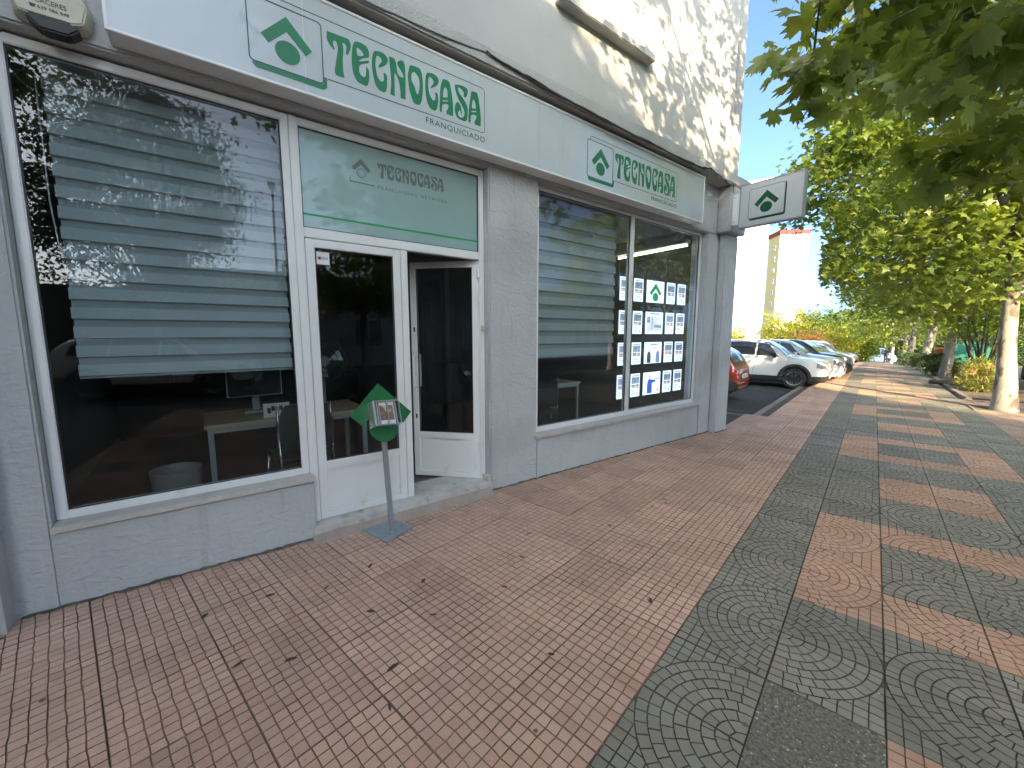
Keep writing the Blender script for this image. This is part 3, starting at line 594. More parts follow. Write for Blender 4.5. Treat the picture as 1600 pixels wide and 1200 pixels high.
def door_leaf(label, w, loc, rot):
    f, pn, gl, gk = leaf_geo(w)
    me = f.mesh('door_leaf', M['frame'], bevel=0.004)
    o = link('door_leaf', me, shop, label); o.location = loc; o.rotation_euler = (0, 0, rot); OFF[o.name] = (0, 0, 0)
    part('panel', pn, M['frame'], o, bevel=0.003); part('pane', gl, M['glass'], o); part('gasket', gk, M['black'], o)
    return o
fl = door_leaf('closed left leaf of the white door', 0.715, (0.082, 0.090, 0.094), 0)
part('meeting_stile', MB().box(0.718, 0.775, -0.006, 0.05, 0.0, 2.14), M['frame'], fl, bevel=0.004)
stk = part('sticker', MB().box(0.075, 0.165, 0.0195, 0.0205, 1.965, 2.055), M['led_text'], fl); stk.data.materials[0] = M['paper']
part('lettering', MB().box(0.085, 0.105, 0.0185, 0.0193, 2.0, 2.02), M['lamp_red'], fl)
link('lettering', text_mesh('lettering', 'NXXO', 0.107, 0.155, 2.0, 0.02, M['darkgreen'], y=0.0188), fl)
th = R(-47)
ol = door_leaf('open right leaf of the white door swung into the shop', 0.69, (1.568 - 0.69 * math.cos(th), 0.10 - 0.69 * math.sin(th), 0.094), th)
for z in (0.33, 1.05, 1.80, 2.02):
    part('hinge', MB().lathe([(0.011, z - .045), (0.011, z + .045)], (0.69, -0.012, 0), n=10).box(0.66, 0.70, -0.006, -0.001, z - .04, z + .04), M['frame'], ol)
hx = 0.04
part('handle', MB().tube([(hx, -0.004, 0.93), (hx, -0.055, 0.93)], 0.013, 10).tube([(hx, -0.004, 1.23), (hx, -0.055, 1.23)], 0.013, 10).tube([(hx, -0.056, 0.915), (hx, -0.056, 1.245)], 0.014, 12), M['frame'], ol, smooth=40)
part('handle', MB().tube([(hx + .0, 0.054, 0.93), (hx, 0.10, 0.93)], 0.013, 10).tube([(hx, 0.054, 1.23), (hx, 0.10, 1.23)], 0.013, 10).tube([(hx, 0.105, 0.915), (hx, 0.105, 1.245)], 0.014, 12), M['frame'], ol, smooth=40)
for z in (0.60, 1.47): part('keyhole', MB().box(0.028, 0.044, -0.004, -0.001, z, z + .045), M['black'], ol)
part('threshold', MB().box(0.004, 1.629, -0.030, 0.40, -0.06, 0.092), M['marble'], shop, bevel=0.006)
part('mortar_fillet', MB().prism([(-0.031, -0.05), (-0.031, 0.040), (-0.05, 0.028), (-0.13, -0.012), (-0.13, -0.05)], -0.01, 1.60, axis='x'), M['fillet'], shop)
part('jamb_block', MB().box(1.585, 1.6285, -0.008, 0.08, 0.089, 0.145), M['stone'], shop, bevel=0.003)
# dirt packed along the foot of the wall
random.seed(21); foot = MB()
for a, b, yy in ((-1.45, 0.0, 0.0), (1.64, 5.96, 0.0), (5.97, 6.39, -0.106), (-2.3, -1.47, -0.166)):
    n = int((b - a) / 0.03)
    top = [random.uniform(.002, .012) for _ in range(n + 1)]; wd = [random.uniform(.010, .034) for _ in range(n + 1)]
    for i in range(n):
        x0_, x1_ = a + (b - a) * i / n, a + (b - a) * (i + 1) / n; zg = lambda x: -math.sin(R(.55)) * x + .002
        foot.add([(x0_, yy - .001, zg(x0_) + top[i]), (x1_, yy - .001, zg(x1_) + top[i + 1]), (x1_, yy - wd[i + 1], zg(x1_) + .001), (x0_, yy - wd[i], zg(x0_) + .001)], [(0, 1, 2, 3)])
fo = part('foot_dirt', foot, M['groove_grey'], shop); fo['kind'] = 'stuff'
# right shop window
rw = part('window', frame_rect(MB(), 2.238, 5.617, 0.462, 3.055, 0.055, FY0, FY1, wl=0.085, wb=0.06, wt=0.035).box(3.868, 3.948, FY0, FY1, 0.522, 3.02), M['frame'], shop, bevel=0.005, label='wide right shop window in two panes')
part('pane', MB().box(2.323, 3.868, 0.112, 0.118, 0.522, 3.02), M['glass'], rw)
part('pane', MB().box(3.948, 5.562, 0.112, 0.118, 0.522, 3.02), M['glass'], rw)
part('sill', MB().box(2.20, 5.70, -0.034, 0.149, 0.4255, 0.461), M['stone'], rw, bevel=0.005)
part('gasket', frame_rect(MB(), 2.323, 3.868, 0.522, 3.02, 0.006, 0.100, 0.111).add(*(lambda q: (q.v, q.f))(frame_rect(MB(), 3.948, 5.562, 0.522, 3.02, 0.006, 0.100, 0.111))), M['black'], rw)
# the office behind the glass
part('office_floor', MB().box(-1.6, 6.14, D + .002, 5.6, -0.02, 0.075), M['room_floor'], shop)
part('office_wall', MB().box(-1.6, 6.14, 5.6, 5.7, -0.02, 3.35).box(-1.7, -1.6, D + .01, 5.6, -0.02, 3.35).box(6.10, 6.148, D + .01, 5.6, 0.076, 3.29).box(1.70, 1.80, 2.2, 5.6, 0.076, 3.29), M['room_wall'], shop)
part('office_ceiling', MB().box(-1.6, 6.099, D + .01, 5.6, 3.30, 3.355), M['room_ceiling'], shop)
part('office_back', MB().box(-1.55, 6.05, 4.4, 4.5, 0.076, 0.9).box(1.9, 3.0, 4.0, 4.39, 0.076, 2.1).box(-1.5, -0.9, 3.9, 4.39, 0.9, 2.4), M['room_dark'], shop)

# ================================================================ THINGS ON THE FACADE
def emblem_parts(parent, dx, dz, y, off, mg):
    """the gable over a disc"""
    link('gable_mark', flat_mesh('gable_mark', [[(x + dx, z + dz) for x, z in ((0.0015, 3.5047), (0.1445, 3.359), (0.1055, 3.3195), (0.0007, 3.4185), (-0.1025, 3.317), (-0.1420, 3.358))]], mg, y, sm=False, off=off), parent)
    link('disc_mark', flat_mesh('disc_mark', [[(0.0005 + dx + 0.0705 * math.cos(R(a)), 3.2985 + dz + 0.0655 * math.sin(R(a))) for a in range(0, 360, 9)]], mg, y, sm=False, off=off), parent)
def outline(poly_o, poly_i): return [poly_o, poly_i[::-1]]
SY = -0.155
def sign_lettering(parent, dx, off):
    y = SY - 0.0012
    f = 0.0065
    link('emblem_frame', flat_mesh('emblem_frame', outline(rounded(-0.2125 + dx, 0.2085 + dx, 3.184, 3.556, 0.025), rounded(-0.2125 + f + dx, 0.2085 - f + dx, 3.184 + f, 3.556 - f, 0.021)), M['darkgreen'], y, sm=False, off=off), parent)
    link('emblem_shadow', flat_mesh('emblem_shadow', [[(x + dx, z) for x, z in ((-0.199, 3.1735), (-0.176, 3.153), (0.205, 3.153), (0.225, 3.170), (0.228, 3.232), (0.2095, 3.232), (0.2095, 3.205), (0.203, 3.188), (0.190, 3.1825), (-0.19, 3.1825))]], M['green'], y, sm=False, off=off), parent)
    emblem_parts(parent, dx, 0, y, off, M['green'])
    pl = [(-0.17, 3.562), (-0.155, 3.590)] + [(1.455, 3.590), (1.476, 3.583), (1.484, 3.566), (1.484, 3.262), (1.478, 3.247), (1.462, 3.240)] + [(0.232, 3.228)]
    w = 0.0055; mb = MB()
    for a, b in zip(pl[:-1], pl[1:]):
        d = Vector((b[0] - a[0], b[1] - a[1])).normalized(); n = Vector((-d.y, d.x)) * w / 2
        mb.add([(a[0] + dx + n.x, y, a[1] + n.y), (b[0] + dx + n.x, y, b[1] + n.y), (b[0] + dx - n.x, y, b[1] - n.y), (a[0] + dx - n.x, y, a[1] - n.y)], [(0, 1, 2, 3)])
    part('name_frame', mb, M['darkgreen'], parent)
    for g in GLYPHS:
        link('letter', flat_mesh('letter', [[(x + dx, z) for x, z in p] for p in g], M['green'], y, off=off), parent)
    link('lettering', text_mesh('lettering', 'FRANQUICIADO', 0.940 + dx, 1.486 + dx, 3.158, 0.050, M['darkgreen'], y, off=off, spacing=1.15), parent)
sg = thing('shop_sign', 'long white shop sign with green lettering above the door and windows', 'shop sign', (-0.835, 0, 3.092), FAC)
so = OFF[sg.name]
part('sign_box', MB().box(-0.835, 5.148, SY + .003, -0.002, 3.092, 3.700), M['sign_trim'], sg, bevel=0.004)
for a, b in ((-0.830, 0.098), (0.101, 2.100), (2.103, 5.143)):
    part('face_panel', MB().box(a, b, SY, SY + .0025, 3.104, 3.690), M['sign_white'], sg)
part('edge_trim', frame_rect(MB(), -0.840, 5.153, 3.088, 3.706, 0.016, SY - .006, SY + .02, wt=0.02), M['sign_trim'], sg, bevel=0.003)
sign_lettering(sg, 0.0, so); sign_lettering(sg, 2.975, so)
# blade sign on the corner
BX = 5.90
bl = thing('projecting_sign', 'white square blade sign with green gable mark projecting from the corner', 'blade sign', (BX, -0.30, 3.10), FAC)
bo = OFF[bl.name]
part('sign_box', MB().box(BX + .004, BX + .092, -1.118, -0.305, 3.098, 3.692), M['sign_trim'], bl, bevel=0.006)
part('face_panel', MB().box(BX, BX + .0035, -1.108, -0.315, 3.108, 3.682), M['sign_white'], bl)
part('face_panel', MB().box(BX + .0925, BX + .096, -1.108, -0.315, 3.108, 3.682), M['sign_white'], bl)
part('edge_trim', MB().add(*(lambda q: ([(BX - .004 + (y - 0) , -x, z) for x, y, z in q.v], q.f))(frame_rect(MB(), 0.303, 1.120, 3.094, 3.696, 0.014, 0.0, 0.104))), M['steel'], bl)
part('bracket', MB().box(BX + .01, BX + .085, -0.302, -0.201, 3.16, 3.60), M['frame'], bl, bevel=0.004)
for z in (3.21, 3.55): part('bolt', MB().lathe([(0.009, 0), (0.009, -0.006)], (BX + .0095 - .0, -0.225, z), axis='x', n=8), M['steel'], bl)
def rot_flat(me, sx, cx, cz, px, py, pz):
    """lay a flat x,z print onto the blade's face (facing along -x)"""
    for v in me.vertices:
        a, z = v.co.x * sx, v.co.z
        v.co = (px - bo[0], py - a - bo[1], pz + (z - 3.36) * sx - bo[2])
    return me
for nm, polys, mm, sm in (('gable_mark', [[(0.0015, 3.5047), (0.1445, 3.359), (0.1055, 3.3195), (0.0007, 3.4185), (-0.1025, 3.317), (-0.1420, 3.358)]], M['green'], False),
                         ('disc_mark', [[(0.0705 * math.cos(R(a)), 3.2985 + 0.0655 * math.sin(R(a))) for a in range(0, 360, 9)]], M['green'], False),
                         ('emblem_frame', outline(rounded(-0.2125, 0.2085, 3.184, 3.556, 0.03), rounded(-0.2075, 0.2035, 3.189, 3.551, 0.025)), M['darkgreen'], False),
                         ('emblem_shadow', [[(-0.199, 3.1735), (-0.176, 3.160), (0.205, 3.160), (0.222, 3.175), (0.222, 3.54), (0.2095, 3.556), (0.2095, 3.205), (0.203, 3.188), (0.190, 3.1825), (-0.19, 3.1825)]], M['darkgreen'], False)):
    link(nm, rot_flat(flat_mesh(nm, polys, mm, 0, sm=sm), 1.10, 0, 0, BX - .0012, -0.665, 3.395), bl)
# alarm siren box
sr = thing('alarm_siren', 'cream alarm siren box with dark lens under the top left corner', 'alarm siren', (-1.03, -0.002, 3.13), FAC)
face = [(-1.17, 3.24), (-1.150, 3.090), (-1.115, 3.085), (-0.965, 3.088), (-0.925, 3.105), (-0.905, 3.19), (-0.96, 3.30), (-1.10, 3.30)]
back = [(-1.03 + (x + 1.03) * 1.13, 3.20 + (z - 3.20) * 1.10) for x, z in face]
v = [(x, -0.095, z) for x, z in face] + [(x, -0.055, z) for x, z in back] + [(x, -0.002, z) for x, z in back]; n8 = 8
part('housing', MB().add(v, [tuple(range(8))] + [(i, (i + 1) % 8, 8 + (i + 1) % 8, 8 + i) for i in range(8)] + [(8 + i, 8 + (i + 1) % 8, 16 + (i + 1) % 8, 16 + i) for i in range(8)] + [tuple(range(16, 24))[::-1]]), M['cream_plastic'], sr, bevel=0.006, smooth=40)
part('lens', MB().prism([(-1.130, 3.074), (-1.100, 3.096), (-0.985, 3.097), (-0.936, 3.071), (-0.98, 3.029), (-1.08, 3.026)], -0.0975, -0.010), M['black'], sr, bevel=0.008, smooth=40)
so2 = OFF[sr.name]
link('lettering', text_mesh('lettering', 'CÁCERES', -1.085, -0.979, 3.143, 0.027, M['dark'], y=-0.0962, off=so2), sr)
link('lettering', text_mesh('lettering', '639 086 848', -1.078, -0.972, 3.116, 0.014, M['dark'], y=-0.0962, off=so2), sr)
ph = MB().box(-1.103, -1.086, -0.0965, -0.0955, 3.115, 3.123).box(-1.106, -1.083, -0.0965, -0.0955, 3.1245, 3.129)
part('phone_mark', ph, M['dark'], sr)
# etched name on the transom light
dro = OFF[dr.name]
TX = lambda x: 0.643 + (x - 0.242) * (1.224 - 0.643) / (1.447 - 0.242)
TZ = lambda z: 2.777 + (z - 3.278) * 0.108 / 0.255
for g in GLYPHS: link('etched_letter', flat_mesh('etched_letter', [[(TX(x), TZ(z)) for x, z in p] for p in g], M['etch'], 0.1072, off=dro), dr)
link('etched_lettering', text_mesh('etched_lettering', 'FRANCHISING NETWORK', 0.640, 1.255, 2.689, 0.026, M['etch'], y=0.1072, off=dro, spacing=1.35), dr)
link('etched_mark', flat_mesh('etched_mark', [[(0.5135, 2.881), (0.585, 2.808), (0.566, 2.788), (0.513, 2.838), (0.462, 2.788), (0.442, 2.808)]], M['etch'], 0.1072, sm=False, off=dro), dr)
link('etched_mark', flat_mesh('etched_mark', [[(0.513 + .035 * math.cos(R(a)), 2.776 + .034 * math.sin(R(a))) for a in range(0, 360, 12)], [(0.513 + .029 * math.cos(R(a)), 2.776 + .028 * math.sin(R(a))) for a in range(0, 360, 12)]], M['etch'], 0.1072, sm=False, off=dro), dr)
part('etched_rule', MB().box(0.425, 0.613, 0.1066, 0.1072, 2.699, 2.708).box(0.425, 0.430, 0.1066, 0.1072, 2.708, 2.74), M['etch'], dr)
part('green_stripe', MB().box(0.0865, 1.5655, 0.1066, 0.1072, 2.399, 2.4135), M['green_line'], dr)
# small door contact
solo('door_buzzer', MB().box(1.575, 1.612, 0.045, 0.070, 1.575, 1.625).prism([(1.58, 1.58), (1.607, 1.58), (1.607, 1.62), (1.58, 1.62)], 0.038, 0.046), M['cream_plastic'], 'small cream push button box on the right door jamb', 'buzzer', (1.59, 0.07, 1.60), FAC, bevel=0.003)
# cables slung along the ledge
def wob(pts, n=8, a=0.006):
    out = []
    for p, q in zip(pts[:-1], pts[1:]):
        for k in range(n):
            t = k / n; out.append(tuple(p[i] + (q[i] - p[i]) * t + (random.uniform(-a, a) if i else 0) - (0.012 * math.sin(t * math.pi) if i == 2 else 0) for i in range(3)))
    return out + [pts[-1]]
random.seed(11)
cab = [((-2.2, -0.222, 3.80), (-0.4, -0.222, 3.765), (0.44, -0.224, 3.77), (1.45, -0.222, 3.83), (1.75, -0.222, 3.815), (2.6, -0.224, 3.775), (3.6, -0.226, 3.757), (4.6, -0.226, 3.750), (5.2, -0.224, 3.775), (5.6, -0.224, 3.742), (5.85, -0.222, 3.735), (5.88, -0.212, 3.62)),
       ((1.46, -0.230, 3.832), (1.9, -0.228, 3.80), (2.7, -0.232, 3.764), (3.7, -0.234, 3.748), (4.8, -0.233, 3.745), (5.15, -0.23, 3.80), (5.45, -0.228, 3.76), (5.84, -0.226, 3.70)),
       ((1.75, -0.236, 3.80), (2.6, -0.238, 3.752), (3.9, -0.238, 3.738), (5.0, -0.232, 3.742))]
for c, (m_, r_, lb) in zip(cab, (('cable_grey', 0.007, 'grey cable clipped along the ledge with a kink above the sign'), ('cable', 0.009, 'black cable on the ledge ending at the corner bracket'), ('cable', 0.007, 'thin black cable lying lowest along the ledge above the sign seam'))):
    solo('cable', MB().tube(wob(c), r_, 6), M[m_], lb, 'cable', c[0], FAC, smooth=True, group='cables along the ledge')

# ================================================================ BEHIND THE GLASS
def blind(x0, x1, z0, z1, y, label, pitch, tiltz):
    b = thing('roman_blind', label, 'blind', (x0, y, z0), FAC); n = int((z1 - z0) / pitch)
    light = MB().add([(x0, y - .004, 0), (x1, y - .004, 0), (x1, y - .012, pitch * .64), (x0, y - .012, pitch * .64), (x0, y - .020, 0.006), (x1, y - .020, 0.006)], [(0, 1, 2, 3), (3, 2, 5, 4), (4, 5, 1, 0), (0, 3, 4), (1, 5, 2)]).mesh('slat', M['blind'], off=(OFF[b.name][0], OFF[b.name][1], 0))
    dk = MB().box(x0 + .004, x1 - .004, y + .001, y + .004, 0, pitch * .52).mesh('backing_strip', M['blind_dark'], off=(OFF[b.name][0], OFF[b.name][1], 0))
    for k in range(n):
        o = link('slat', light, b); o.location = (0, 0, k * pitch); o.rotation_euler = (rng.uniform(-.006, .006), rng.uniform(-.0015, .0015) + tiltz, 0)
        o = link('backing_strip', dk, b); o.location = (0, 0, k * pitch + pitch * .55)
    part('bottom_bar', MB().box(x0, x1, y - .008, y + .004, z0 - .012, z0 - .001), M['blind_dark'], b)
    return b
blind(-1.165, -0.020, 1.285, 3.24, 0.30, 'grey slatted blind hanging behind the left window', 0.1145, 0.0)
blind(2.40, 3.83, 1.275, 3.24, 0.30, 'grey slatted blind hanging in the left half of the right window', 0.150, 0.0)
solo('blind_cord', MB().tube(wob([(-1.185, 0.28, 2.95), (-1.19, 0.28, 2.3), (-1.175, 0.27, 2.05), (-1.13, 0.275, 1.98)], 6, 0.002), 0.0035, 6), M['paper'], 'thin white pull cord beside the left blind', 'cord', (-1.185, .28, 2.95), FAC, smooth=True)
solo('cable_coil', MB().tube([(-1.235 + .035 * math.sin(t * .7) + .006 * t / 3, 0.16, 2.97 - .012 * t + .02 * math.cos(t * .9)) for t in range(14)], 0.006, 6), M['cable'], 'loose black cable bundle in the top corner of the left window', 'cable', (-1.23, .16, 2.93), FAC, smooth=True)
# backlit property cards on wires
rows = [(2.000, 2.346, 'top'), (1.533, 1.885, 'second'), (1.086, 1.432, 'third'), (0.604, 0.972, 'bottom')]
cols = [(4.075, 4.345, 'leftmost'), (4.392, 4.636, 'second'), (4.700, 5.172, 'wide middle'), (5.222, 5.482, 'fourth'), (5.527, 5.790, 'rightmost')]
sub = {'top': 'green gable mark', 'second': 'living room picture', 'third': 'two suited figures', 'bottom': 'figure in a blue jumper'}
def person_print(cx, z, h, top, parent, off, y, arm=0):
    def pl(nm, poly, m): link(nm, flat_mesh(nm, [poly], M[m], y, th=0.0006, off=off), parent)
    pl('printed_figure', [(cx - .05 * h, z), (cx - .20 * h, z), (cx - .21 * h, z + .45 * h), (cx - .12 * h, z + .68 * h), (cx, z + .72 * h), (cx + .12 * h, z + .68 * h)] + ([(cx + .48 * h, z + .66 * h), (cx + .48 * h, z + .56 * h)] if arm else []) + [(cx + .19 * h, z + .50 * h), (cx + .20 * h, z), (cx + .05 * h, z)], top)
    pl('printed_head', [(cx + .075 * h * math.cos(R(a)), z + .82 * h + .10 * h * math.sin(R(a))) for a in range(0, 360, 45)], 'led_skin')
for (z0, z1, rn) in rows:
    for ci, (x0, x1, cn) in enumerate(cols):
        wide = ci == 2
        lab = f'wide backlit card with {sub[rn]}, {rn} row of the right window' if wide else f'narrow backlit property card, {rn} row, {cn} column in the right window'
        d = thing('property_card', lab, 'window card', (x0, 0.40, z0), FAC, group='backlit cards hanging in the right window'); off = OFF[d.name]
        part('card', MB().box(x0 + .012, x1 - .012, 0.402, 0.408, z0 + .012, z1 - .012), M['led'], d)
        part('holder', frame_rect(MB(), x0, x1, z0, z1, 0.011, 0.397, 0.413), M['acrylic'], d)
        part('holder_edge', frame_rect(MB(), x0 - .004, x1 + .004, z0 - .004, z1 + .004, 0.0035, 0.399, 0.411), M['dark'], d)
        y = 0.4005
        def blk(nm, a, b, c, e, m): part(nm, MB().box(x0 + a * (x1 - x0), x0 + b * (x1 - x0), y, y + .001, z0 + c * (z1 - z0), z0 + e * (z1 - z0)), M[m], d)
        if not wide:
            blk('printed_header', .14, .86, .86, .90, 'led_text')
            blk('printed_photo', .13, .87, .56, .83, 'led_photo')
            k = rng.choice((0, 1))
            blk('printed_photo', .13, .48, .38, .53, 'led_photo'); blk('printed_photo', .52, .87, .38, .53, 'led_photo')
            for t in range(3): blk('printed_text', .16, .16 + rng.uniform(.3, .62), .29 - t * .065, .315 - t * .065, 'led_text')
            blk('printed_mark', .70, .80, .10, .17, 'led_green')
        elif rn == 'top':
            s = 0.72
            cx, cz = (x0 + x1) / 2, (z0 + z1) / 2
            for nm, poly in (('gable_mark', [(0.0015, 3.5047), (0.1445, 3.359), (0.1055, 3.3195), (0.0007, 3.4185), (-0.1025, 3.317), (-0.1420, 3.358)]), ('disc_mark', [(0.0705 * math.cos(R(a)), 3.2985 + 0.0655 * math.sin(R(a))) for a in range(0, 360, 12)])):
                link(nm, flat_mesh(nm, [[(cx + px * 1.05, cz + (pz - 3.375) * 1.0) for px, pz in poly]], M['led_green'], y, th=0.0006, sm=False, off=off), d)
        elif rn == 'second':
            blk('printed_header', .25, .78, .86, .92, 'led_text'); blk('printed_photo', .08, .92, .12, .80, 'led_room')
            blk('printed_window', .10, .26, .52, .76, 'led_suit'); blk('printed_sofa', .50, .90, .30, .42, 'led_suit'); blk('printed_curtain', .34, .44, .22, .76, 'led_text')
        elif rn == 'third':
            blk('printed_header', .34, .74, .84, .90, 'led_text'); blk('printed_text', .40, .66, .66, .69, 'led_text')
            person_print(x0 + .13, z0 + .02, .24, 'led_suit', d, off, y); person_print(x0 + .36, z0 + .02, .25, 'led_text', d, off, y)
        else:
            blk('printed_header', .68, .92, .66, .71, 'led_text'); blk('printed_mark', .78, .90, .12, .26, 'led_skin')
            person_print(x0 + .18, z0 + .03, .31, 'led_blue', d, off, y, 1)
for x, wn_ in ((4.06, 'left of the leftmost card column'), (4.368, 'between the leftmost and second card columns'), (4.668, 'left of the wide middle cards'), (5.197, 'right of the wide middle cards'), (5.505, 'between the fourth and rightmost card columns')):
    solo('hanging_wire', MB().tube([(x, 0.405, 0.10), (x, 0.405, 3.29)], 0.0018, 5), M['chrome'], 'thin steel wire hanging ' + wn_, 'wire', (x, .405, .1), FAC, group='wires holding the backlit cards')
lt = thing('ceiling_light', 'lit fluorescent tube on the ceiling of the right window bay', 'ceiling light', (5.50, 0.9, 2.93), FAC)
part('tube', MB().tube([(5.49, 0.25, 2.90), (5.56, 1.60, 2.90)], 0.016, 10), M['tube'], lt, smooth=True)
part('fitting', MB().box(5.47, 5.58, 0.25, 1.62, 2.935, 2.99), M['frame'], lt)
# desks, monitor, chairs, fan, stand card
def desk(x0, x1, y0, y1, label):
    d = thing('desk', label, 'desk', (x0, y0, 0.076), FAC)
    part('desktop', MB().box(x0, x1, y0, y1, 0.755, 0.785), M['wood_desk'], d, bevel=0.004)
    for x in (x0 + .02, x1 - .06):
        for y in (y0 + .02, y1 - .06): part('leg', MB().box(x, x + .04, y, y + .04, 0.077, 0.754), M['steel'], d)
    part('apron', MB().box(x0 + .06, x1 - .06, y0 + .02, y0 + .045, 0.71, 0.754), M['steel'], d)
    return d
desk(-0.60, 0.75, 0.92, 1.66, 'beech topped desk with grey legs behind the left window')
desk(2.75, 4.25, 1.25, 1.95, 'beech topped desk behind the right window')
def chair(cx, cy, rz, label):
    c = thing('office_chair', label, 'chair', (cx, cy, 0.076), FAC, rz, local=True)
    part('seat', MB().box(-.22, .22, -.22, .22, .42, .47), M['chair_fabric'], c, bevel=0.02, smooth=40)
    part('backrest', MB().prism([(-.21, .52), (.21, .52), (.22, .74), (.16, .90), (-.16, .90), (-.22, .74)], .20, .235), M['chair_fabric'], c, bevel=0.012, smooth=40)
    for s in (-1, 1):
        part('leg', MB().tube([(s * .20, -.20, .42), (s * .23, -.26, 0.0)], .011, 8), M['chrome'], c, smooth=True)
        part('leg', MB().tube([(s * .20, .21, .90), (s * .20, .22, .45), (s * .22, .30, 0.0)], .011, 8), M['chrome'], c, smooth=True)
chair(0.05, 0.62, R(185), 'black visitor chair in front of the left desk')
chair(2.95, 0.85, R(170), 'black visitor chair behind the lower left of the right window')
chair(3.75, 2.35, R(10), 'black chair behind the right desk')
mo = thing('monitor', 'flat computer monitor on the left desk seen from behind', 'monitor', (-0.16, 1.42, 0.785), FAC)
part('screen', MB().box(-0.40, 0.04, 1.40, 1.425, 0.95, 1.25), M['black'], mo, bevel=0.006)
part('bezel', MB().box(-0.41, 0.05, 1.426, 1.434, 0.94, 1.26), M['paper'], mo)
part('stand', MB().box(-0.21, -0.15, 1.43, 1.45, 0.80, 1.02).box(-0.28, -0.08, 1.36, 1.52, 0.786, 0.80), M['steel'], mo)
cd = thing('desk_card', 'white card with small dark pictures leaning on the left desk', 'card', (-0.16, 1.0, 0.786), FAC)
part('board', MB().box(-0.165, 0.045, 1.00, 1.012, 0.787, 0.915), M['paper'], cd)
for i in range(4): part('printed_picture', MB().box(-.135 + i * .032, -.108 + i * .032, 0.9985, 0.9995, 0.825 + (i % 2) * .02, 0.875 + (i % 2) * .015), M['dark'], cd)
solo('waste_bin', MB().lathe([(0.16, 0.077), (0.18, 0.40), (0.17, 0.40), (0.15, 0.09)], (-0.82, 1.2, 0), n=20), M['steel'], 'grey waste bin on the office floor at left', 'bin', (-.82, 1.2, .077), FAC, smooth=40)
fn = thing('pedestal_fan', 'grey pedestal fan standing inside behind the closed door leaf', 'fan', (0.42, 1.3, 0.076), FAC)
part('base', MB().lathe([(0.18, .077), (0.17, .10), (0.03, .115)], (0.42, 1.3, 0), n=20), M['steel'], fn, smooth=40)
part('pole', MB().tube([(0.42, 1.3, .1), (0.42, 1.3, 1.18)], 0.014, 8), M['steel'], fn, smooth=True)
part('motor', MB().lathe([(0.05, 1.22), (0.06, 1.30), (0.02, 1.34)], (0.42, 0, 1.27), axis='y', n=14), M['steel'], fn, smooth=40)
gd = MB()
for r_ in (0.07, 0.12, 0.17, 0.2): gd.tube([(0.42 + r_ * math.cos(R(a)), 1.17, 1.27 + r_ * math.sin(R(a))) for a in range(0, 375, 15)], 0.004, 5)
part('guard', gd, M['dark'], fn)
for k in range(3):
    a = R(120 * k + 20)
    part('blade', MB().add([(0.42 + .03 * math.cos(a), 1.19, 1.27 + .03 * math.sin(a)), (0.42 + .17 * math.cos(a - .35), 1.175, 1.27 + .17 * math.sin(a - .35)), (0.42 + .18 * math.cos(a + .35), 1.205, 1.27 + .18 * math.sin(a + .35))], [(0, 1, 2)]), M['steel'], fn)

# ================================================================ FLYER STAND
st = thing('flyer_stand', 'green flyer stand with gable and disc on a grey pole by the door', 'flyer stand', (0.505, -0.20, 0.0), FAC)
part('base_plate', MB().prism([(0.324, -0.096), (0.423, -0.403), (0.667, -0.300), (0.592, 0.0)], -0.001, 0.009, axis='z'), M['steel_plate'], st, bevel=0.003)
part('pole', MB().add([(x + dx, y + dy, z) for z, dx, dy in ((0.010, 0.512, -0.262), (0.88, 0.470, -0.262)) for x, y in ((-.017, -.017), (.017, -.017), (.017, .017), (-.017, .017))], [(0, 1, 2, 3), (4, 7, 6, 5), (0, 4, 5, 1), (1, 5, 6, 2), (2, 6, 7, 3), (3, 7, 4, 0)]), M['steel'], st, bevel=0.003)
part('weld', MB().lathe([(0.032, 0.009), (0.024, 0.016)], (0.512, -0.262, 0), n=12), M['steel'], st, smooth=True)
hd = Matrix.Translation((0.462, -0.285, 0.945)) @ Matrix.Rotation(R(8), 4, 'Z') @ Matrix.Rotation(R(-20), 4, 'X') @ Matrix.Rotation(R(4), 4, 'Y')
def head(name, mb, m, bevel=0.0, smooth=False):
    mb.v = [tuple(hd @ Vector(p)) for p in mb.v]; return part(name, mb, m, st, bevel=bevel, smooth=smooth)
head('gable_board', MB().prism([(0.0, 0.245), (0.245, 0.01), (0.165, -0.072), (0.0, 0.085), (-0.155, -0.072), (-0.238, 0.008)], 0.0, 0.006), M['green_paint'], 0.0015)
head('disc_board', MB().prism([(0.003 + .115 * math.cos(R(a)), -0.085 + .115 * math.sin(R(a))) for a in range(0, 360, 10)], 0.002, 0.0085), M['green_paint'], 0.0015)
cage = MB()
for x in (-0.092, -0.062, 0.004, 0.070): cage.box(x - .005, x + .005, -0.088, -0.080, -0.085, 0.085)
for z in (-0.092, 0.082): cage.box(-0.10, 0.10, -0.090, -0.002, z, z + .012)
for x in (-0.105, 0.095): cage.box(x, x + .010, -0.085, -0.003, -0.085, 0.085)
head('flyer_rack', cage, M['rim'])
head('flyer_stack', MB().box(-0.068, 0.066, -0.070, -0.012, -0.078, 0.092), M['paper'], 0.002)
head('cover_photo', MB().box(-0.048, 0.056, -0.0718, -0.0708, -0.052, 0.058), M['print'])
for x in (-0.10, 0.10): head('screw', MB().lathe([(0.007, -0.004), (0.006, 0.0)], (x, 0, -0.09), axis='y', n=8), M['chrome'])

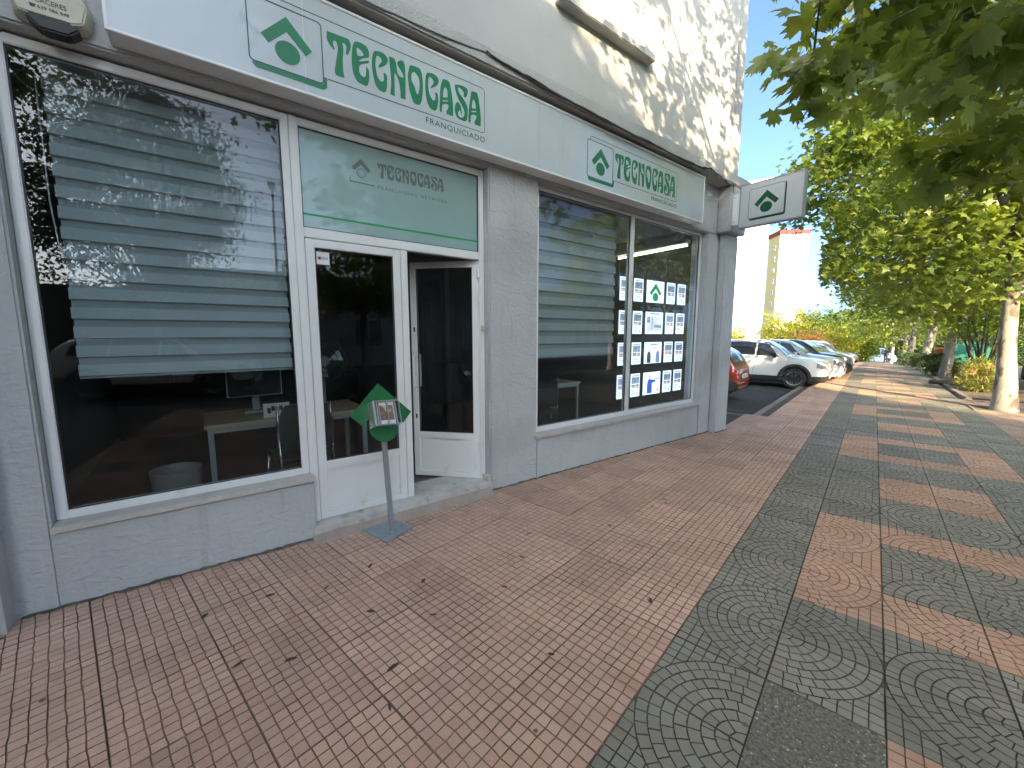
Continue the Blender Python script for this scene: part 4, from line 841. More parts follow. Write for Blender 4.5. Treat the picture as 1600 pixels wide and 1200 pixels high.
# ---------------------------------------------------------------- fallen leaves and specks on the paving
dl = [MB().add([(0, -.5, 0), (.16, -.2, .06), (.2, .15, .09), (0, .5, .02), (-.18, .1, .1), (-.15, -.25, .05), (0, 0, .0)], [(6, 0, 1), (6, 1, 2), (6, 2, 3), (6, 3, 4), (6, 4, 5), (6, 5, 0)]).mesh('fallen_leaf', M['dead_leaf'])]
spots = [(-1.55, 0.92, .05), (-2.0, 1.42, .04), (-2.38, .98, .035), (-1.98, 1.05, .04), (-2.4, 1.28, .04), (-1.95, .62, .035), (-2.55, .72, .04), (-1.58, 1.72, .03), (-1.72, 2.05, .03), (-1.9, 2.35, .03), (-1.05, 1.48, .03), (-1.7, 1.27, .03), (-2.1, .45, .04), (-.86, 2.2, .04), (-1.5, 2.9, .03), (-1.38, .80, .025), (-2.62, .42, .035), (-1.25, 2.6, .025)]
for x, y, s in spots:
    o = link('fallen_leaf', dl[0]); tag(o, 'small dark dead leaf lying on the red paving slabs', 'fallen leaf', 'dead leaves scattered on the red paving')
    o.location = (x, y, 0.0015); o.rotation_euler = (rng.uniform(-.1, .1), rng.uniform(-.1, .1), rng.uniform(0, 6.28)); o.scale = (s * rng.uniform(1.2, 1.9), s * rng.uniform(1.3, 2.0), s * .7)
bits = MB(); random.seed(5)
for _ in range(420):
    x, y = random.uniform(-3, 1.7), random.uniform(-.5, 9)
    if (Vector((x, y, 0)) - wall_p).dot(wall_n) < 0.03: continue
    s = random.uniform(.002, .0065); a = random.uniform(0, 3)
    bits.add([(x + s * math.cos(a), y + s * math.sin(a), .0022), (x + s * math.cos(a + 2), y + s * .7 * math.sin(a + 2), .0022), (x + s * math.cos(a + 4.1), y + s * math.sin(a + 4.1), .004)], [(0, 1, 2)], 0 if random.random() < .55 else 1)
random.seed(8)
for _ in range(110):
    x, y = random.uniform(-3, 1.7), random.uniform(-.6, 8)
    if (Vector((x, y, 0)) - wall_p).dot(wall_n) < 0.05: continue
    r_ = random.uniform(.006, .015); n_ = 9
    bits.add([(x + r_ * random.uniform(.8, 1.2) * math.cos(k * 6.283 / n_), y + r_ * random.uniform(.8, 1.2) * math.sin(k * 6.283 / n_), .0024) for k in range(n_)], [tuple(range(n_))], 2)
solo('paving_litter', bits, [M['paper'], M['dead_leaf'], M['gum']], kind='stuff')
# ================================================================ VEHICLES
def interp(tab, x):
    xs, ys = zip(*tab); return float(np.interp(x, xs, ys))
def cat_rom(P, t):
    n = len(P) - 1; i = min(int(t), n - 1); u = t - i
    p0, p1, p2, p3 = P[max(i - 1, 0)], P[i], P[i + 1], P[min(i + 2, n)]
    return 0.5 * ((2 * p1) + (-p0 + p2) * u + (2 * p0 - 5 * p1 + 4 * p2 - p3) * u * u + (-p0 + 3 * p1 - 3 * p2 + p3) * u ** 3)
class Body:
    def __init__(s, L, top, belt, width, low, tumble=0.26):
        s.L, s.top, s.belt, s.width, s.low, s.tumble = L, top, belt, width, low, tumble
    def P(s, u, t, side=1, out=0.0):
        zt, zb, w, zl = interp(s.top, u), interp(s.belt, u), interp(s.width, u), interp(s.low, u)
        zb = min(zb, zt - 0.015); k = 0.93 - s.tumble * min(1, max(0, zt - zb) / 0.5)
        ring = [np.array(p) for p in ((0, zl), (w * .85, zl + .005), (w * .975, zl + .13), (w, zl + .58 * (zb - zl)), (w * .965, zb), (w * k, zb + (zt - zb) * .90), (w * k * .55, zt - .004), (0, zt + .008))]
        q = cat_rom(ring, t)
        return np.array((s.L / 2 - u * s.L, side * max(q[0], 0), q[1]))
    def N(s, u, t, side):
        e = 1e-3; a = s.P(min(u + e, 1), t, side) - s.P(max(u - e, 0), t, side); b = s.P(u, min(t + .03, 7), side) - s.P(u, max(t - .03, 0), side)
        n = np.cross(a, b); n = n / (np.linalg.norm(n) + 1e-9); c = s.P(u, t, side) - np.array((s.P(u, t)[0], 0, .6))
        return n if n.dot(c) > 0 else -n
    def shell(s):
        us = sorted(set([0, .004, .012, .025, .04, .06] + list(np.linspace(.08, .94, 52)) + [.955, .97, .982, .99, 1])); ts = list(np.linspace(0, 7, 36))
        mb = MB(); ring = [(t, 1) for t in ts] + [(t, -1) for t in ts[::-1][1:-1]]; n = len(ring)
        vs = [tuple(s.P(u, t, sd)) for u in us for t, sd in ring]
        fs = [(i * n + j, i * n + (j + 1) % n, (i + 1) * n + (j + 1) % n, (i + 1) * n + j) for i in range(len(us) - 1) for j in range(n)]
        return mb.add(vs, fs + [tuple(range(n))[::-1], tuple(range((len(us) - 1) * n, len(us) * n))])
    def patch(s, u0, u1, t0, t1, sides=(1, -1), nu=10, nt=6, out=.006, span=False, cond=None):
        """a piece lying on the body's surface; u0,u1 may depend on t; span: across the whole width"""
        mb = MB(); f0 = u0 if callable(u0) else (lambda t: u0); f1 = u1 if callable(u1) else (lambda t: u1)
        segs = [[(t, sd) for t in np.linspace(t0, t1, nt)] for sd in sides] if not span else [[(t, 1) for t in np.linspace(t0, t1, nt)] + [(t, -1) for t in np.linspace(t1, t0, nt)][1:]]
        for seg in segs:
            vs = []
            for t, sd in seg:
                for u in np.linspace(f0(t), f1(t), nu): vs.append(tuple(s.P(u, t, sd) + s.N(u, t, sd) * out))
            m = len(seg)
            mb.add(vs, [(i * nu + j, i * nu + j + 1, (i + 1) * nu + j + 1, (i + 1) * nu + j) for i in range(m - 1) for j in range(nu - 1)])
        return mb
def cut_wheels(mb, m, axles, w, r):
    me = mb.mesh('body', m, smooth=50)
    o = bpy.data.objects.new('tmp', me); COL.objects.link(o); cs = []
    for ax in axles:
        for sd in (1, -1):
            cm = MB().lathe([(r, -.19), (r, .19)], (ax, sd * (w - .10), r - .035), axis='y', n=28).mesh('cut', M['cladding'])
            c = bpy.data.objects.new('cut', cm); COL.objects.link(c); cs.append(c)
            md = o.modifiers.new('b', 'BOOLEAN'); md.object = c; md.operation = 'DIFFERENCE'; md.solver = 'EXACT'
    dg = bpy.context.evaluated_depsgraph_get(); out = bpy.data.meshes.new_from_object(o.evaluated_get(dg))
    for c in cs: bpy.data.objects.remove(c)
    bpy.data.objects.remove(o); out.name = 'body'; out.set_sharp_from_angle(angle=R(45))
    return out
def wheel_meshes(r, spokes):
    w = .105
    tyre = MB().lathe([(r * .66, -w), (r * .9, -w), (r * .985, -w * .72), (r, -w * .3), (r, w * .3), (r * .985, w * .72), (r * .9, w), (r * .66, w)], axis='y', n=32, cap=False).mesh('tyre', M['tyre'], smooth=40)
    rm = MB().lathe([(r * .665, -w * .8), (r * .665, w * .92), (r * .60, w * .86), (r * .60, -w * .8)], axis='y', n=32, cap=False)
    for k in range(spokes):
        for dd in (-.09, .09):
            a = 2 * math.pi * k / spokes + dd; a2 = 2 * math.pi * k / spokes + dd * 2.3
            ca, sa, cb, sb = math.cos(a), math.sin(a), math.cos(a2), math.sin(a2); q = r * .025
            p, e = (r * .10 * ca, r * .10 * sa), (r * .62 * cb, r * .62 * sb); nx, nz = -sb * q, cb * q
            rm.add([(p[0] - nx, w * .62, p[1] - nz), (p[0] + nx, w * .62, p[1] + nz), (e[0] + nx, w * .88, e[1] + nz), (e[0] - nx, w * .88, e[1] - nz),
                    (p[0] - nx, w * .45, p[1] - nz), (p[0] + nx, w * .45, p[1] + nz), (e[0] + nx, w * .6, e[1] + nz), (e[0] - nx, w * .6, e[1] - nz)], [(0, 1, 2, 3), (7, 6, 5, 4), (0, 4, 5, 1), (1, 5, 6, 2), (2, 6, 7, 3), (3, 7, 4, 0)])
    rm.lathe([(r * .14, w * .4), (r * .14, w * .68), (r * .05, w * .72)], axis='y', n=16)
    back = MB().lathe([(r * .6, -w * .2), (r * .6, -w * .1)], axis='y', n=24).mesh('brake_disc', M['dark'])
    return tyre, rm.mesh('rim', M['rim'], smooth=40), back
_cache = {}
KINDS = {
 'suv': dict(L=4.32, w=.90, r=.345, axles=(.205, .80), ws=(.262, .405), rw=(.905, .972), side=(.30, .885), pillars=(.47, .70), clad=True,
   top=[(0, .60), (.008, .74), (.022, .86), (.05, .925), (.12, .975), (.23, 1.035), (.26, 1.06), (.33, 1.33), (.40, 1.52), (.45, 1.575), (.58, 1.605), (.78, 1.57), (.88, 1.51), (.93, 1.38), (.965, 1.17), (.988, .98), (1, .62)],
   belt=[(0, .54), (.008, .68), (.022, .80), (.05, .86), (.12, .905), (.25, .985), (.6, 1.03), (.85, 1.08), (.95, 1.06), (.985, .93), (1, .58)],
   width=[(0, .60), (.02, .72), (.05, .80), (.12, .885), (.25, .90), (.8, .90), (.93, .86), (.98, .80), (1, .70)], low=[(0, .36), (.03, .25), (.15, .21), (.8, .21), (.95, .28), (1, .42)]),
 'hatch': dict(L=3.95, w=.86, r=.31, axles=(.19, .80), ws=(.235, .40), rw=(.90, .972), side=(.28, .89), pillars=(.50, .72), clad=False,
   top=[(0, .52), (.008, .64), (.03, .75), (.10, .86), (.21, .96), (.24, .99), (.32, 1.24), (.40, 1.42), (.46, 1.475), (.58, 1.49), (.78, 1.46), (.88, 1.39), (.93, 1.25), (.965, 1.05), (.988, .88), (1, .52)],
   belt=[(0, .46), (.01, .58), (.03, .69), (.10, .79), (.24, .915), (.6, .95), (.85, .99), (.95, .97), (.985, .83), (1, .48)],
   width=[(0, .56), (.02, .68), (.06, .78), (.14, .85), (.25, .86), (.8, .86), (.93, .82), (.98, .76), (1, .66)], low=[(0, .30), (.03, .20), (.15, .17), (.8, .17), (.95, .22), (1, .34)]),
 'van': dict(L=4.9, w=.97, r=.33, axles=(.18, .79), ws=(.135, .265), rw=(.985, .996), side=(.17, .93), pillars=(.33, .62), clad=False,
   top=[(0, .62), (.006, .80), (.02, .95), (.06, 1.08), (.12, 1.17), (.20, 1.55), (.26, 1.84), (.31, 1.92), (.5, 1.97), (.9, 1.95), (.975, 1.90), (.99, 1.6), (1, .7)],
   belt=[(0, .56), (.006, .72), (.02, .86), (.06, .97), (.13, 1.09), (.5, 1.15), (.95, 1.15), (.985, 1.1), (1, .62)],
   width=[(0, .68), (.02, .80), (.06, .90), (.14, .96), (.3, .97), (.95, .97), (.985, .93), (1, .88)], low=[(0, .32), (.03, .22), (.15, .2), (.85, .2), (.97, .26), (1, .36)]),
}
def car(kind, colour, label, loc, rz, cat='car', group='cars parked in the lot', clad=None, plate='4827 KMB', glass='glass_dark', detail=True, low_clad=False):
    K = KINDS[kind]; B = Body(K['L'], K['top'], K['belt'], K['width'], K['low']); L = K['L']
    clad = K['clad'] if clad is None else clad
    key = (kind, colour, clad)
    t = thing({'van': 'parked_van'}.get(kind, 'parked_car'), label, cat, loc, I4, rz, group, local=True)
    ax = [L / 2 - a * L for a in K['axles']]
    if key not in _cache:
        c = {}
        c['body'] = cut_wheels(B.shell(), M[colour], ax, K['w'], K['r'] + .045)
        ms = lambda n, mb, m, sm=60: mb.mesh(n, m, smooth=sm)
        a, b = K['ws']; c['windscreen'] = ms('windscreen', B.patch(a + .006, b - .004, 5.15, 7, span=True, nu=10, nt=10, out=.006), M['black'])
        c['windscreen'].materials.clear(); c['windscreen'].materials.append(M['screen'])
        a, b = K['rw']; c['rear_window'] = ms('rear_window', B.patch(a, b - .004, 5.2, 7, span=True, nu=6, nt=8, out=.006), M['screen'])
        s0, s1 = K['side']; p1, p2 = K['pillars']; wl = []
        for a, b in ((s0, p1 - .006), (p1 + .006, p2 - .006), (p2 + .006, s1)):
            lo, hi = 4.12, 4.92
            sl0 = (lambda t, a=a: a + (t - lo) / (hi - lo) * (.085 if a == s0 else 0)); sl1 = (lambda t, b=b: b - (t - lo) / (hi - lo) * (.03 if b == s1 else 0))
            for sd in (1, -1): wl.append(ms('side_window', B.patch(sl0, sl1, lo, hi, sides=(sd,), nu=8, nt=6, out=.005), M['screen']))
        c['side_window'] = wl
        c['headlight'] = [ms('headlight', B.patch(.006, .075, 3.35, 3.95, sides=(sd,), nu=8, nt=4, out=.008), M['lamp_clear']) for sd in (1, -1)]
        c['tail_light'] = [ms('tail_light', B.patch(.955, .994, 3.2, 4.2, sides=(sd,), nu=5, nt=5, out=.008), M['lamp_red']) for sd in (1, -1)]
        c['grille'] = ms('grille', B.patch(.001, .006, 2.6, 3.9, span=False, nu=3, nt=4, out=.004), M['black'])
        c['front_trim'] = MB().box(L / 2 - .012, L / 2 + .006, -.52, .52, K['low'][0][1] + .10, K['low'][0][1] + .24).mesh('grille', M['black'], bevel=.004)
        c['rear_trim'] = [ms('rear_bumper', B.patch(.90, .9995, .9, 2.7, sides=(sd,), nu=8, nt=6, out=.012), M['cladding']) for sd in (1, -1)]
        if clad:
            c['sill_trim'] = ms('sill_trim', B.patch(.13, .90, 1.1, 2.25, nu=20, nt=5, out=.012), M['cladding'])
            c['bumper_trim'] = ms('bumper_trim', B.patch(.002, .13, 1.0, 2.35, nu=8, nt=5, out=.012), M['cladding'])
            rr = K['r'] + .045; arch = MB()
            for x in ax:
                for sd in (1, -1):
                    pts = [(x + rr * math.cos(R(a)), rr - .035 + rr * math.sin(R(a))) for a in range(-14, 195, 8)]; pto = [(x + (rr + .075) * math.cos(R(a)), rr - .035 + (rr + .075) * math.sin(R(a))) for a in range(-14, 195, 8)]
                    n = len(pts); y0, y1 = sd * (K['w'] - .10), sd * (K['w'] + .014)
                    vs = [(p[0], y0, p[1]) for p in pts] + [(p[0], y0, p[1]) for p in pto] + [(p[0], y1, p[1]) for p in pts] + [(p[0], y1 - sd * .004, p[1]) for p in pto]
                    arch.add(vs, [f for i in range(n - 1) for f in ((2 * n + i, 2 * n + i + 1, 3 * n + i + 1, 3 * n + i), (i, i + 1, 2 * n + i + 1, 2 * n + i), (n + i, n + i + 1, 3 * n + i + 1, 3 * n + i))])
            c['arch_trim'] = arch.mesh('arch_trim', M['cladding'], smooth=40)
        c['wheel'] = wheel_meshes(K['r'], 5 if kind != 'suv' else 6)
        c['underbody'] = MB().box(-L * .44, L * .44, -K['w'] * .86, K['w'] * .86, .20, .34).mesh('underbody', M['black'])
        lines = MB()
        for u in (s0 - .045, p1, p2 + .0):
            for sd in (1, -1): lines.tube([tuple(B.P(u + (.012 if tt < 3 else 0), tt, sd) + B.N(u, tt, sd) * .0005) for tt in np.linspace(2.3, 4.1, 8)], .0035, 4)
        c['door_seam'] = lines.mesh('door_seam', M['black'])
        hl = []
        for u in (p1 - .035, p2 - .035):
            for sd in (1, -1):
                hs = MB(); p = B.P(u, 3.75, sd); hs.box(p[0] - .08, p[0] + .08, p[1] - .012, p[1] + .02 if sd > 0 else p[1] + .012, p[2] - .012, p[2] + .012) if sd > 0 else hs.box(p[0] - .08, p[0] + .08, p[1] - .02, p[1] + .012, p[2] - .012, p[2] + .012)
                hl.append(hs.mesh('door_handle', M[colour], bevel=.004))
        c['door_handle'] = hl
        mr = []
        for sd in (1, -1):
            p = B.P(s0 + .035, 4.05, sd)
            mr.append(MB().prism([(p[0] - .04, p[2] - .01), (p[0] + .06, p[2] + .0), (p[0] + .05, p[2] + .13), (p[0] - .06, p[2] + .14)], p[1] + sd * .03, p[1] + sd * .22).mesh('wing_mirror', M['black'] if clad else M[colour], bevel=.02, smooth=40))
        c['wing_mirror'] = mr
        _cache[key] = c
    c = _cache[key]
    bo_ = link('body', c['body'], t)
    for n in ('windscreen', 'rear_window', 'grille', 'front_trim', 'underbody', 'door_seam', 'sill_trim', 'bumper_trim', 'arch_trim'):
        if n in c: link({'front_trim': 'lower_grille'}.get(n, n), c[n], t)
    if clad or low_clad:
        for me in c['rear_trim']: link('rear_bumper', me, t)
    for n in ('side_window', 'headlight', 'tail_light', 'wing_mirror', 'door_handle'):
        for me in c[n]: link(n, me, t)
    for x in ax:
        for sd in (1, -1):
            ty = link('wheel', c['wheel'][0], t); ty.location = (x, sd * (K['w'] - .115), K['r']); ty.rotation_euler = (0, rng.uniform(0, 1), 0) if sd > 0 else (math.pi, rng.uniform(0, 1), 0)
            link('rim', c['wheel'][1], ty); link('brake_disc', c['wheel'][2], ty)
    if detail:
        for sx in (1, -1):
            z = .50 if sx > 0 else .66
            pl = link('number_plate', MB().box(-.006, .006, -.26, .26, -.055, .055).mesh('number_plate', M['plate'], bevel=.003), t)
            xx = B.P(.004 if sx > 0 else .994, 3.0)[0]; pl.location = (sx * (L / 2 + .012), 0, z)
            tm = text_mesh('lettering', plate, -.22, .22, -.035, .07, M['black'], y=0, th=.001)
            tm.transform(Matrix.Rotation(R(90 if sx > 0 else -90), 4, 'Z')); q = link('lettering', tm, pl); q.location = (sx * .0085, 0, 0)
    return t
M['screen'] = mat('tinted_car_window', (0.015, 0.018, 0.02), 0.06, (0.022, 0.026, 0.028), 2, coat=1.0)
PZ = -0.10
car('hatch', 'p_orange', 'orange hatchback showing its rear corner past the shop pillar', (-4.46, 12.0, PZ), R(180), low_clad=True, plate='1254 LBK')
car('suv', 'p_white', 'white crossover with black wheel arches, nearest car of the row', (-3.14, 16.78, PZ), R(0), plate='7316 LGF')
car('suv', 'p_white', 'second white car in the row, without wheel arch cladding', (-2.88, 19.4, PZ), R(0), plate='2085 JXN', clad=False)
car('suv', 'p_black', 'black crossover parked third in the row', (-2.75, 22.1, PZ), R(0), plate='5542 HRS')
car('hatch', 'p_grey', 'dark grey hatchback beyond the black crossover', (-2.75, 24.8, PZ), R(0), plate='9120 GDT')
car('van', 'p_white', 'tall white van standing in the parked row', (-4.1, 43.5, zp(43.5) + PZ), R(0), cat='van', plate='3471 KCV')
car('hatch', 'p_silver', 'silver hatchback beyond the dark grey hatchback', (-2.85, 28.0, zp(28.0) + PZ), R(0), plate='6603 FPB')
car('hatch', 'p_white', 'white hatchback last but one in the parked row', (-2.8, 32.4, zp(32.4) + PZ), R(0), plate='8048 HZM')
car('suv', 'p_grey', 'grey crossover last in the parked row', (-2.9, 36.6, zp(36.6) + PZ), R(0), plate='1937 DKL')
car('van', 'p_blue', 'pale blue van crossing the far end of the path', (-0.15, 70.5, zp(70.5) + PZ), R(0), cat='van', group=None, plate='0716 CWD')
car('van', 'p_black', 'dark van parked on the street behind the nearest plane trunk', (5.75, 20.5, -0.13), R(90), cat='van', group='vehicles parked on the street', plate='4410 JPR')
car('hatch', 'p_silver', 'silver hatchback on the street beyond the dark van', (5.75, 26.5, zp(26.5) - 0.13), R(90), group='vehicles parked on the street', plate='2893 GLH')
car('suv', 'p_white', 'white crossover parked on the street opposite the shop', (7.5, -2.2, -0.13), R(95), group='vehicles parked on the street', plate='6127 LDS')

# ================================================================ BUILDINGS FARTHER OFF
def block(name, label, cat, loc, rz, w, d, h, m, rows_, cols_, win_w=1.2, win_h=1.3, faces='fb', first=1.2, step=2.9, trim=None, sidem=None, roofm=None):
    b = thing(name, label, cat, loc, I4, rz, local=True)
    part('wall', MB().box(-w / 2, w / 2, -d / 2, d / 2, -2, h), m, b)
    if sidem: part('side_wall', MB().box(-w / 2 - .05, -w / 2 - .001, -d / 2 - .02, d / 2, -2, h - .01), sidem, b)
    part('parapet', MB().box(-w / 2 - .25, w / 2 + .25, -d / 2 - .25, d / 2 + .25, h + .002, h + (1.1 if sidem else .55)), roofm or m, b)
    wm = MB().box(-win_w / 2, win_w / 2, -.03, .03, 0, win_h).mesh('window', M['b_glass'])
    sm = frame_rect(MB(), -win_w / 2 - .08, win_w / 2 + .08, -.08, win_h + .08, .08, -.07, .0).box(-.03, .03, -.05, .0, 0, win_h).mesh('window_frame', M['frame'])
    def win(x, y, z, a):
        o = link('window', wm, b); o.location = (x, y, z); o.rotation_euler = (0, 0, a); f = link('window_frame', sm, o)
    for i in range(rows_):
        z = first + i * step
        if z + win_h > h - .3: break
        for k in range(cols_):
            x = -w / 2 + w * (k + .5) / cols_
            if 'f' in faces: win(x, -d / 2 - .02, z, 0)
            if 'b' in faces: win(x, d / 2 + .02, z, math.pi)
        if 'l' in faces:
            win(-w / 2 - .07, -d * .12, z, -math.pi / 2)
        if 'L' in faces:
            for k in range(3): win(-w / 2 - .03, -d / 2 + d * (k + .5) / 3, z, -math.pi / 2)
    return b
block('apartment_block', 'tall plain white apartment block at left beyond the parked cars', 'building', (-19.5, 61.2, -1.2), R(12), 16, 12, 20.7, M['b_white'], 7, 2, .7, .9, 'f', 2.5)
block('tower_block', 'far white tower with yellow side and red roof edge', 'building', (-20.46, 139.6, -3.0), R(35), 7.35, 6.0, 33.0, M['b_white'], 11, 1, .9, 1.2, 'l', 1.5, 3.07, sidem=M['b_yellow'], roofm=M['b_red'])
block('corner_block', 'long beige block added unseen behind the viewer as a sun blocker', 'building', (14.3, -30.5, -.15), R(38.3), 33, 10, 16.4, M['b_beige'], 5, 12, 1.3, 1.4, 'fb')  # added out of view, sized to keep low sun off the shopfront and near paving
block('street_house', 'low pale building on the far side of the street', 'building', (22, 10, -.15), R(90), 30, 8, 4.3, M['b_white'], 1, 8, 1.4, 1.4, 'fb', 1.1)
# garden wall behind the parking lot
wl_ = thing('garden_wall', 'low white garden wall at the back of the parking lot', 'wall', (-9.5, 46, 0), local=True)
part('masonry', MB().box(-10, 6.8, -.12, .12, -1.2, 0.75), M['b_white'], wl_); part('coping', MB().box(-10.02, 6.82, -.17, .17, .752, .82), M['band'], wl_)

# ================================================================ TREES AND PLANTS
def leaf_template(kind):
    if kind == 'palm':                                    # five-lobed plane leaf with teeth
        lobes = [(-90, .10), (-62, .42), (-40, .30), (-8, .66), (6, .60), (14, .80), (24, .58), (38, .34), (56, .78), (66, .74), (74, .92), (82, .70), (90, 1.0)]
        half = [(r * math.cos(R(a)), r * math.sin(R(a)) + .12) for a, r in lobes]
        pts = half + [(-x, y) for x, y in half[::-1][1:]]
        pts = pts[:-1] if abs(pts[-1][0]) < 1e-6 else pts
        V = [(0, .12, 0)] + [(x, y, -.16 * abs(x) ** 1.5 - .10 * max(0, y) ** 2 + .03 * math.sin(9 * x + 5 * y)) for x, y in pts]
        n = len(pts); return np.array(V), [(0, 1 + i, 1 + (i + 1) % n) for i in range(n)]
    if kind == 'star':
        pts = [(0, -.2), (.42, -.28), (.34, .05), (.80, .22), (.36, .36), (0, 1.0), (-.36, .36), (-.80, .22), (-.34, .05), (-.42, -.28)]
        V = [(0, .1, .05)] + [(x, y, -.18 * abs(x)) for x, y in pts]; n = len(pts)
        return np.array(V), [(0, 1 + i, 1 + (i + 1) % n) for i in range(n)]
    if kind == 'oval':
        V = [(0, -.5, 0), (.28, -.1, .06), (.22, .3, .05), (0, .6, -.06), (-.22, .3, .05), (-.28, -.1, .06)]
        return np.array(V), [(0, 1, 2), (0, 2, 3), (0, 3, 4), (0, 4, 5)]
    if kind == 'lance':
        V = [(0, -.5, 0), (.09, 0, .03), (0, .6, -.08), (-.09, 0, .03)]
        return np.array(V), [(0, 1, 2), (0, 2, 3)]
def frames(n, g, droop=0.55):
    """random leaf orientations: blades mostly face up and out, tips hang"""
    yaw = g.uniform(0, 2 * np.pi, n); pit = g.normal(-droop, .45, n); rol = g.normal(0, .5, n)
    cy, sy, cp, sp, cr, sr = np.cos(yaw), np.sin(yaw), np.cos(pit), np.sin(pit), np.cos(rol), np.sin(rol)
    X = np.stack([cy, sy, 0 * cy], 1); Y = np.stack([-sy * cp, cy * cp, sp], 1); Z = np.cross(X, Y)
    X2 = X * cr[:, None] + Z * sr[:, None]; Z2 = np.cross(X2, Y)
    return np.stack([X2, Y, Z2], 2)
def leaves_mesh(name, pos, size, tmpl, m, g, droop=.55):
    V, F = leaf_template(tmpl); n = len(pos); A = frames(n, g, droop)
    s = size * g.uniform(.65, 1.25, n)
    vs = np.einsum('nij,kj->nki', A, V) * s[:, None, None] + pos[:, None, :]
    F = np.array(F); fs = (F[None] + (np.arange(n) * len(V))[:, None, None]).reshape(-1, 3)
    me = bpy.data.meshes.new(name); vs = vs.reshape(-1, 3)
    me.vertices.add(len(vs)); me.vertices.foreach_set('co', vs.ravel())
    me.loops.add(fs.size); me.loops.foreach_set('vertex_index', fs.ravel().astype(np.int32))
    me.polygons.add(len(fs)); me.polygons.foreach_set('loop_start', np.arange(0, fs.size, 3, dtype=np.int32)); me.polygons.foreach_set('loop_total', np.full(len(fs), 3, np.int32))
    me.polygons.foreach_set('use_smooth', np.ones(len(fs), bool))
    me.update(); me.validate(); me.materials.append(m)
    return me
def crown_points(g, c, rad, nclump, per, cr, hollow=.45, flat=1.0):
    """leaf positions gathered in clumps through an uneven ellipsoid; also the clump centres"""
    d = g.normal(size=(nclump, 3)); d /= np.linalg.norm(d, axis=1)[:, None]
    lump = 1 + .16 * np.sin(3 * d[:, 0] + 1.3) * np.cos(4 * d[:, 1]) + .12 * np.sin(5 * d[:, 2] + d[:, 0] * 3)
    rr = (hollow + (1 - hollow) * g.random(nclump) ** .6) * lump
    cc = np.array(c) + d * rr[:, None] * np.array(rad)
    pts = []
    for q in cc:
        k = max(4, int(per * g.uniform(.5, 1.5))); r_ = cr * g.uniform(.6, 1.4)
        pts.append(q + g.normal(size=(k, 3)) * r_ * np.array([.55, .55, .38 * flat]))
    return np.concatenate(pts), cc
def limb_tubes(mb, start, targets, r0, g, sag=.0, n=6):
    for q in targets:
        a = np.array(start); b = np.array(q); mid = a + (b - a) * .5 + g.normal(size=3) * .18 * np.linalg.norm(b - a) * .5; mid[2] += .12 * np.linalg.norm(b - a) - sag
        pts = [tuple((1 - t) ** 2 * a + 2 * t * (1 - t) * mid + t * t * b) for t in np.linspace(0, 1, 7)]
        mb.tube(pts, [r0 * (1 - .82 * k / 6) for k in range(7)], n)
def trunk_tube(mb, pts, rs, n=14):
    P = [np.array(p) for p in pts]; k = len(P) - 1; out = []; ro = []
    for t in np.linspace(0, k, k * 5 + 1):
        out.append(tuple(cat_rom(P, min(t, k - 1e-6)))); ro.append(float(np.interp(t, range(k + 1), rs)))
    mb.tube(out, ro, n)
g0 = np.random.default_rng(12)
# --- the plane tree beside the camera: trunk out of frame, a low branch in view, its biggest leaves singly
T0 = (2.35, 4.3)
near = thing('plane_tree', 'nearest plane tree, its large leaves hanging into the top right of view', 'tree', (*T0, 0), group='plane trees along the path', local=True)
tb = MB(); trunk_tube(tb, [(0, 0, -.1), (.02, 0, .3), (.0, .02, 1.4), (-.06, .02, 2.7), (-.12, 0, 3.4), (-.05, .05, 4.6)], [.27, .21, .17, .155, .13, .09])
pts0, cc0 = crown_points(g0, (-.1, -.2, 6.2), (3.6, 3.9, 2.9), 165, 55, .48)
def keep0(p):
    X, Y, Z = p[:, 0] + T0[0], p[:, 1] + T0[1], p[:, 2]
    return ((X > -.232 * Y) | (Z > 3.2 + 1.0 * np.hypot(X, Y) * .9)) & (Z > 2.3) & (X > -2.4)
limb_tubes(tb, (-.1, 0, 3.3), [c for c in cc0[::6]], .07, g0)
low_branches = [[(2.25, 4.3, 3.3), (1.3, 3.75, 3.25), (.5, 3.25, 3.15), (-.05, 3.0, 3.08), (-.42, 2.80, 3.02)],
                [(2.25, 4.3, 3.2), (1.6, 3.4, 3.3), (.9, 2.5, 3.15), (.45, 2.15, 3.0)],
                [(2.3, 4.3, 3.1), (1.75, 3.9, 2.95), (1.15, 3.5, 2.75), (.75, 3.25, 2.62)],
                [(2.3, 4.3, 3.0), (1.9, 3.3, 2.9), (1.5, 2.5, 2.75)],
                [(2.3, 4.3, 3.0), (1.5, 3.9, 2.9), (.7, 3.6, 2.72), (.15, 3.45, 2.62)],
                [(2.3, 4.3, 3.2), (1.4, 3.5, 3.0), (.6, 2.9, 2.85), (.1, 2.6, 2.75)],
                [(2.3, 4.3, 3.1), (1.8, 3.6, 2.8), (1.3, 3.0, 2.6), (1.0, 2.7, 2.5)],
                [(2.3, 4.3, 3.3), (1.2, 3.6, 3.5), (.2, 3.0, 3.5), (-.30, 2.8, 3.38)],
                [(2.3, 4.4, 3.0), (1.9, 4.3, 2.75), (1.4, 4.1, 2.55), (1.0, 3.9, 2.45)],
                [(2.3, 4.4, 3.4), (1.7, 4.6, 3.3), (1.0, 4.7, 3.2), (.4, 4.6, 3.1)],
                [(2.2, 4.5, 3.4), (1.3, 4.5, 3.6), (.4, 4.3, 3.55), (-.2, 4.0, 3.45)],
                [(2.3, 4.4, 3.6), (1.6, 3.2, 3.9), (.9, 2.6, 3.8), (.3, 2.6, 3.7)]]
lowpts = []
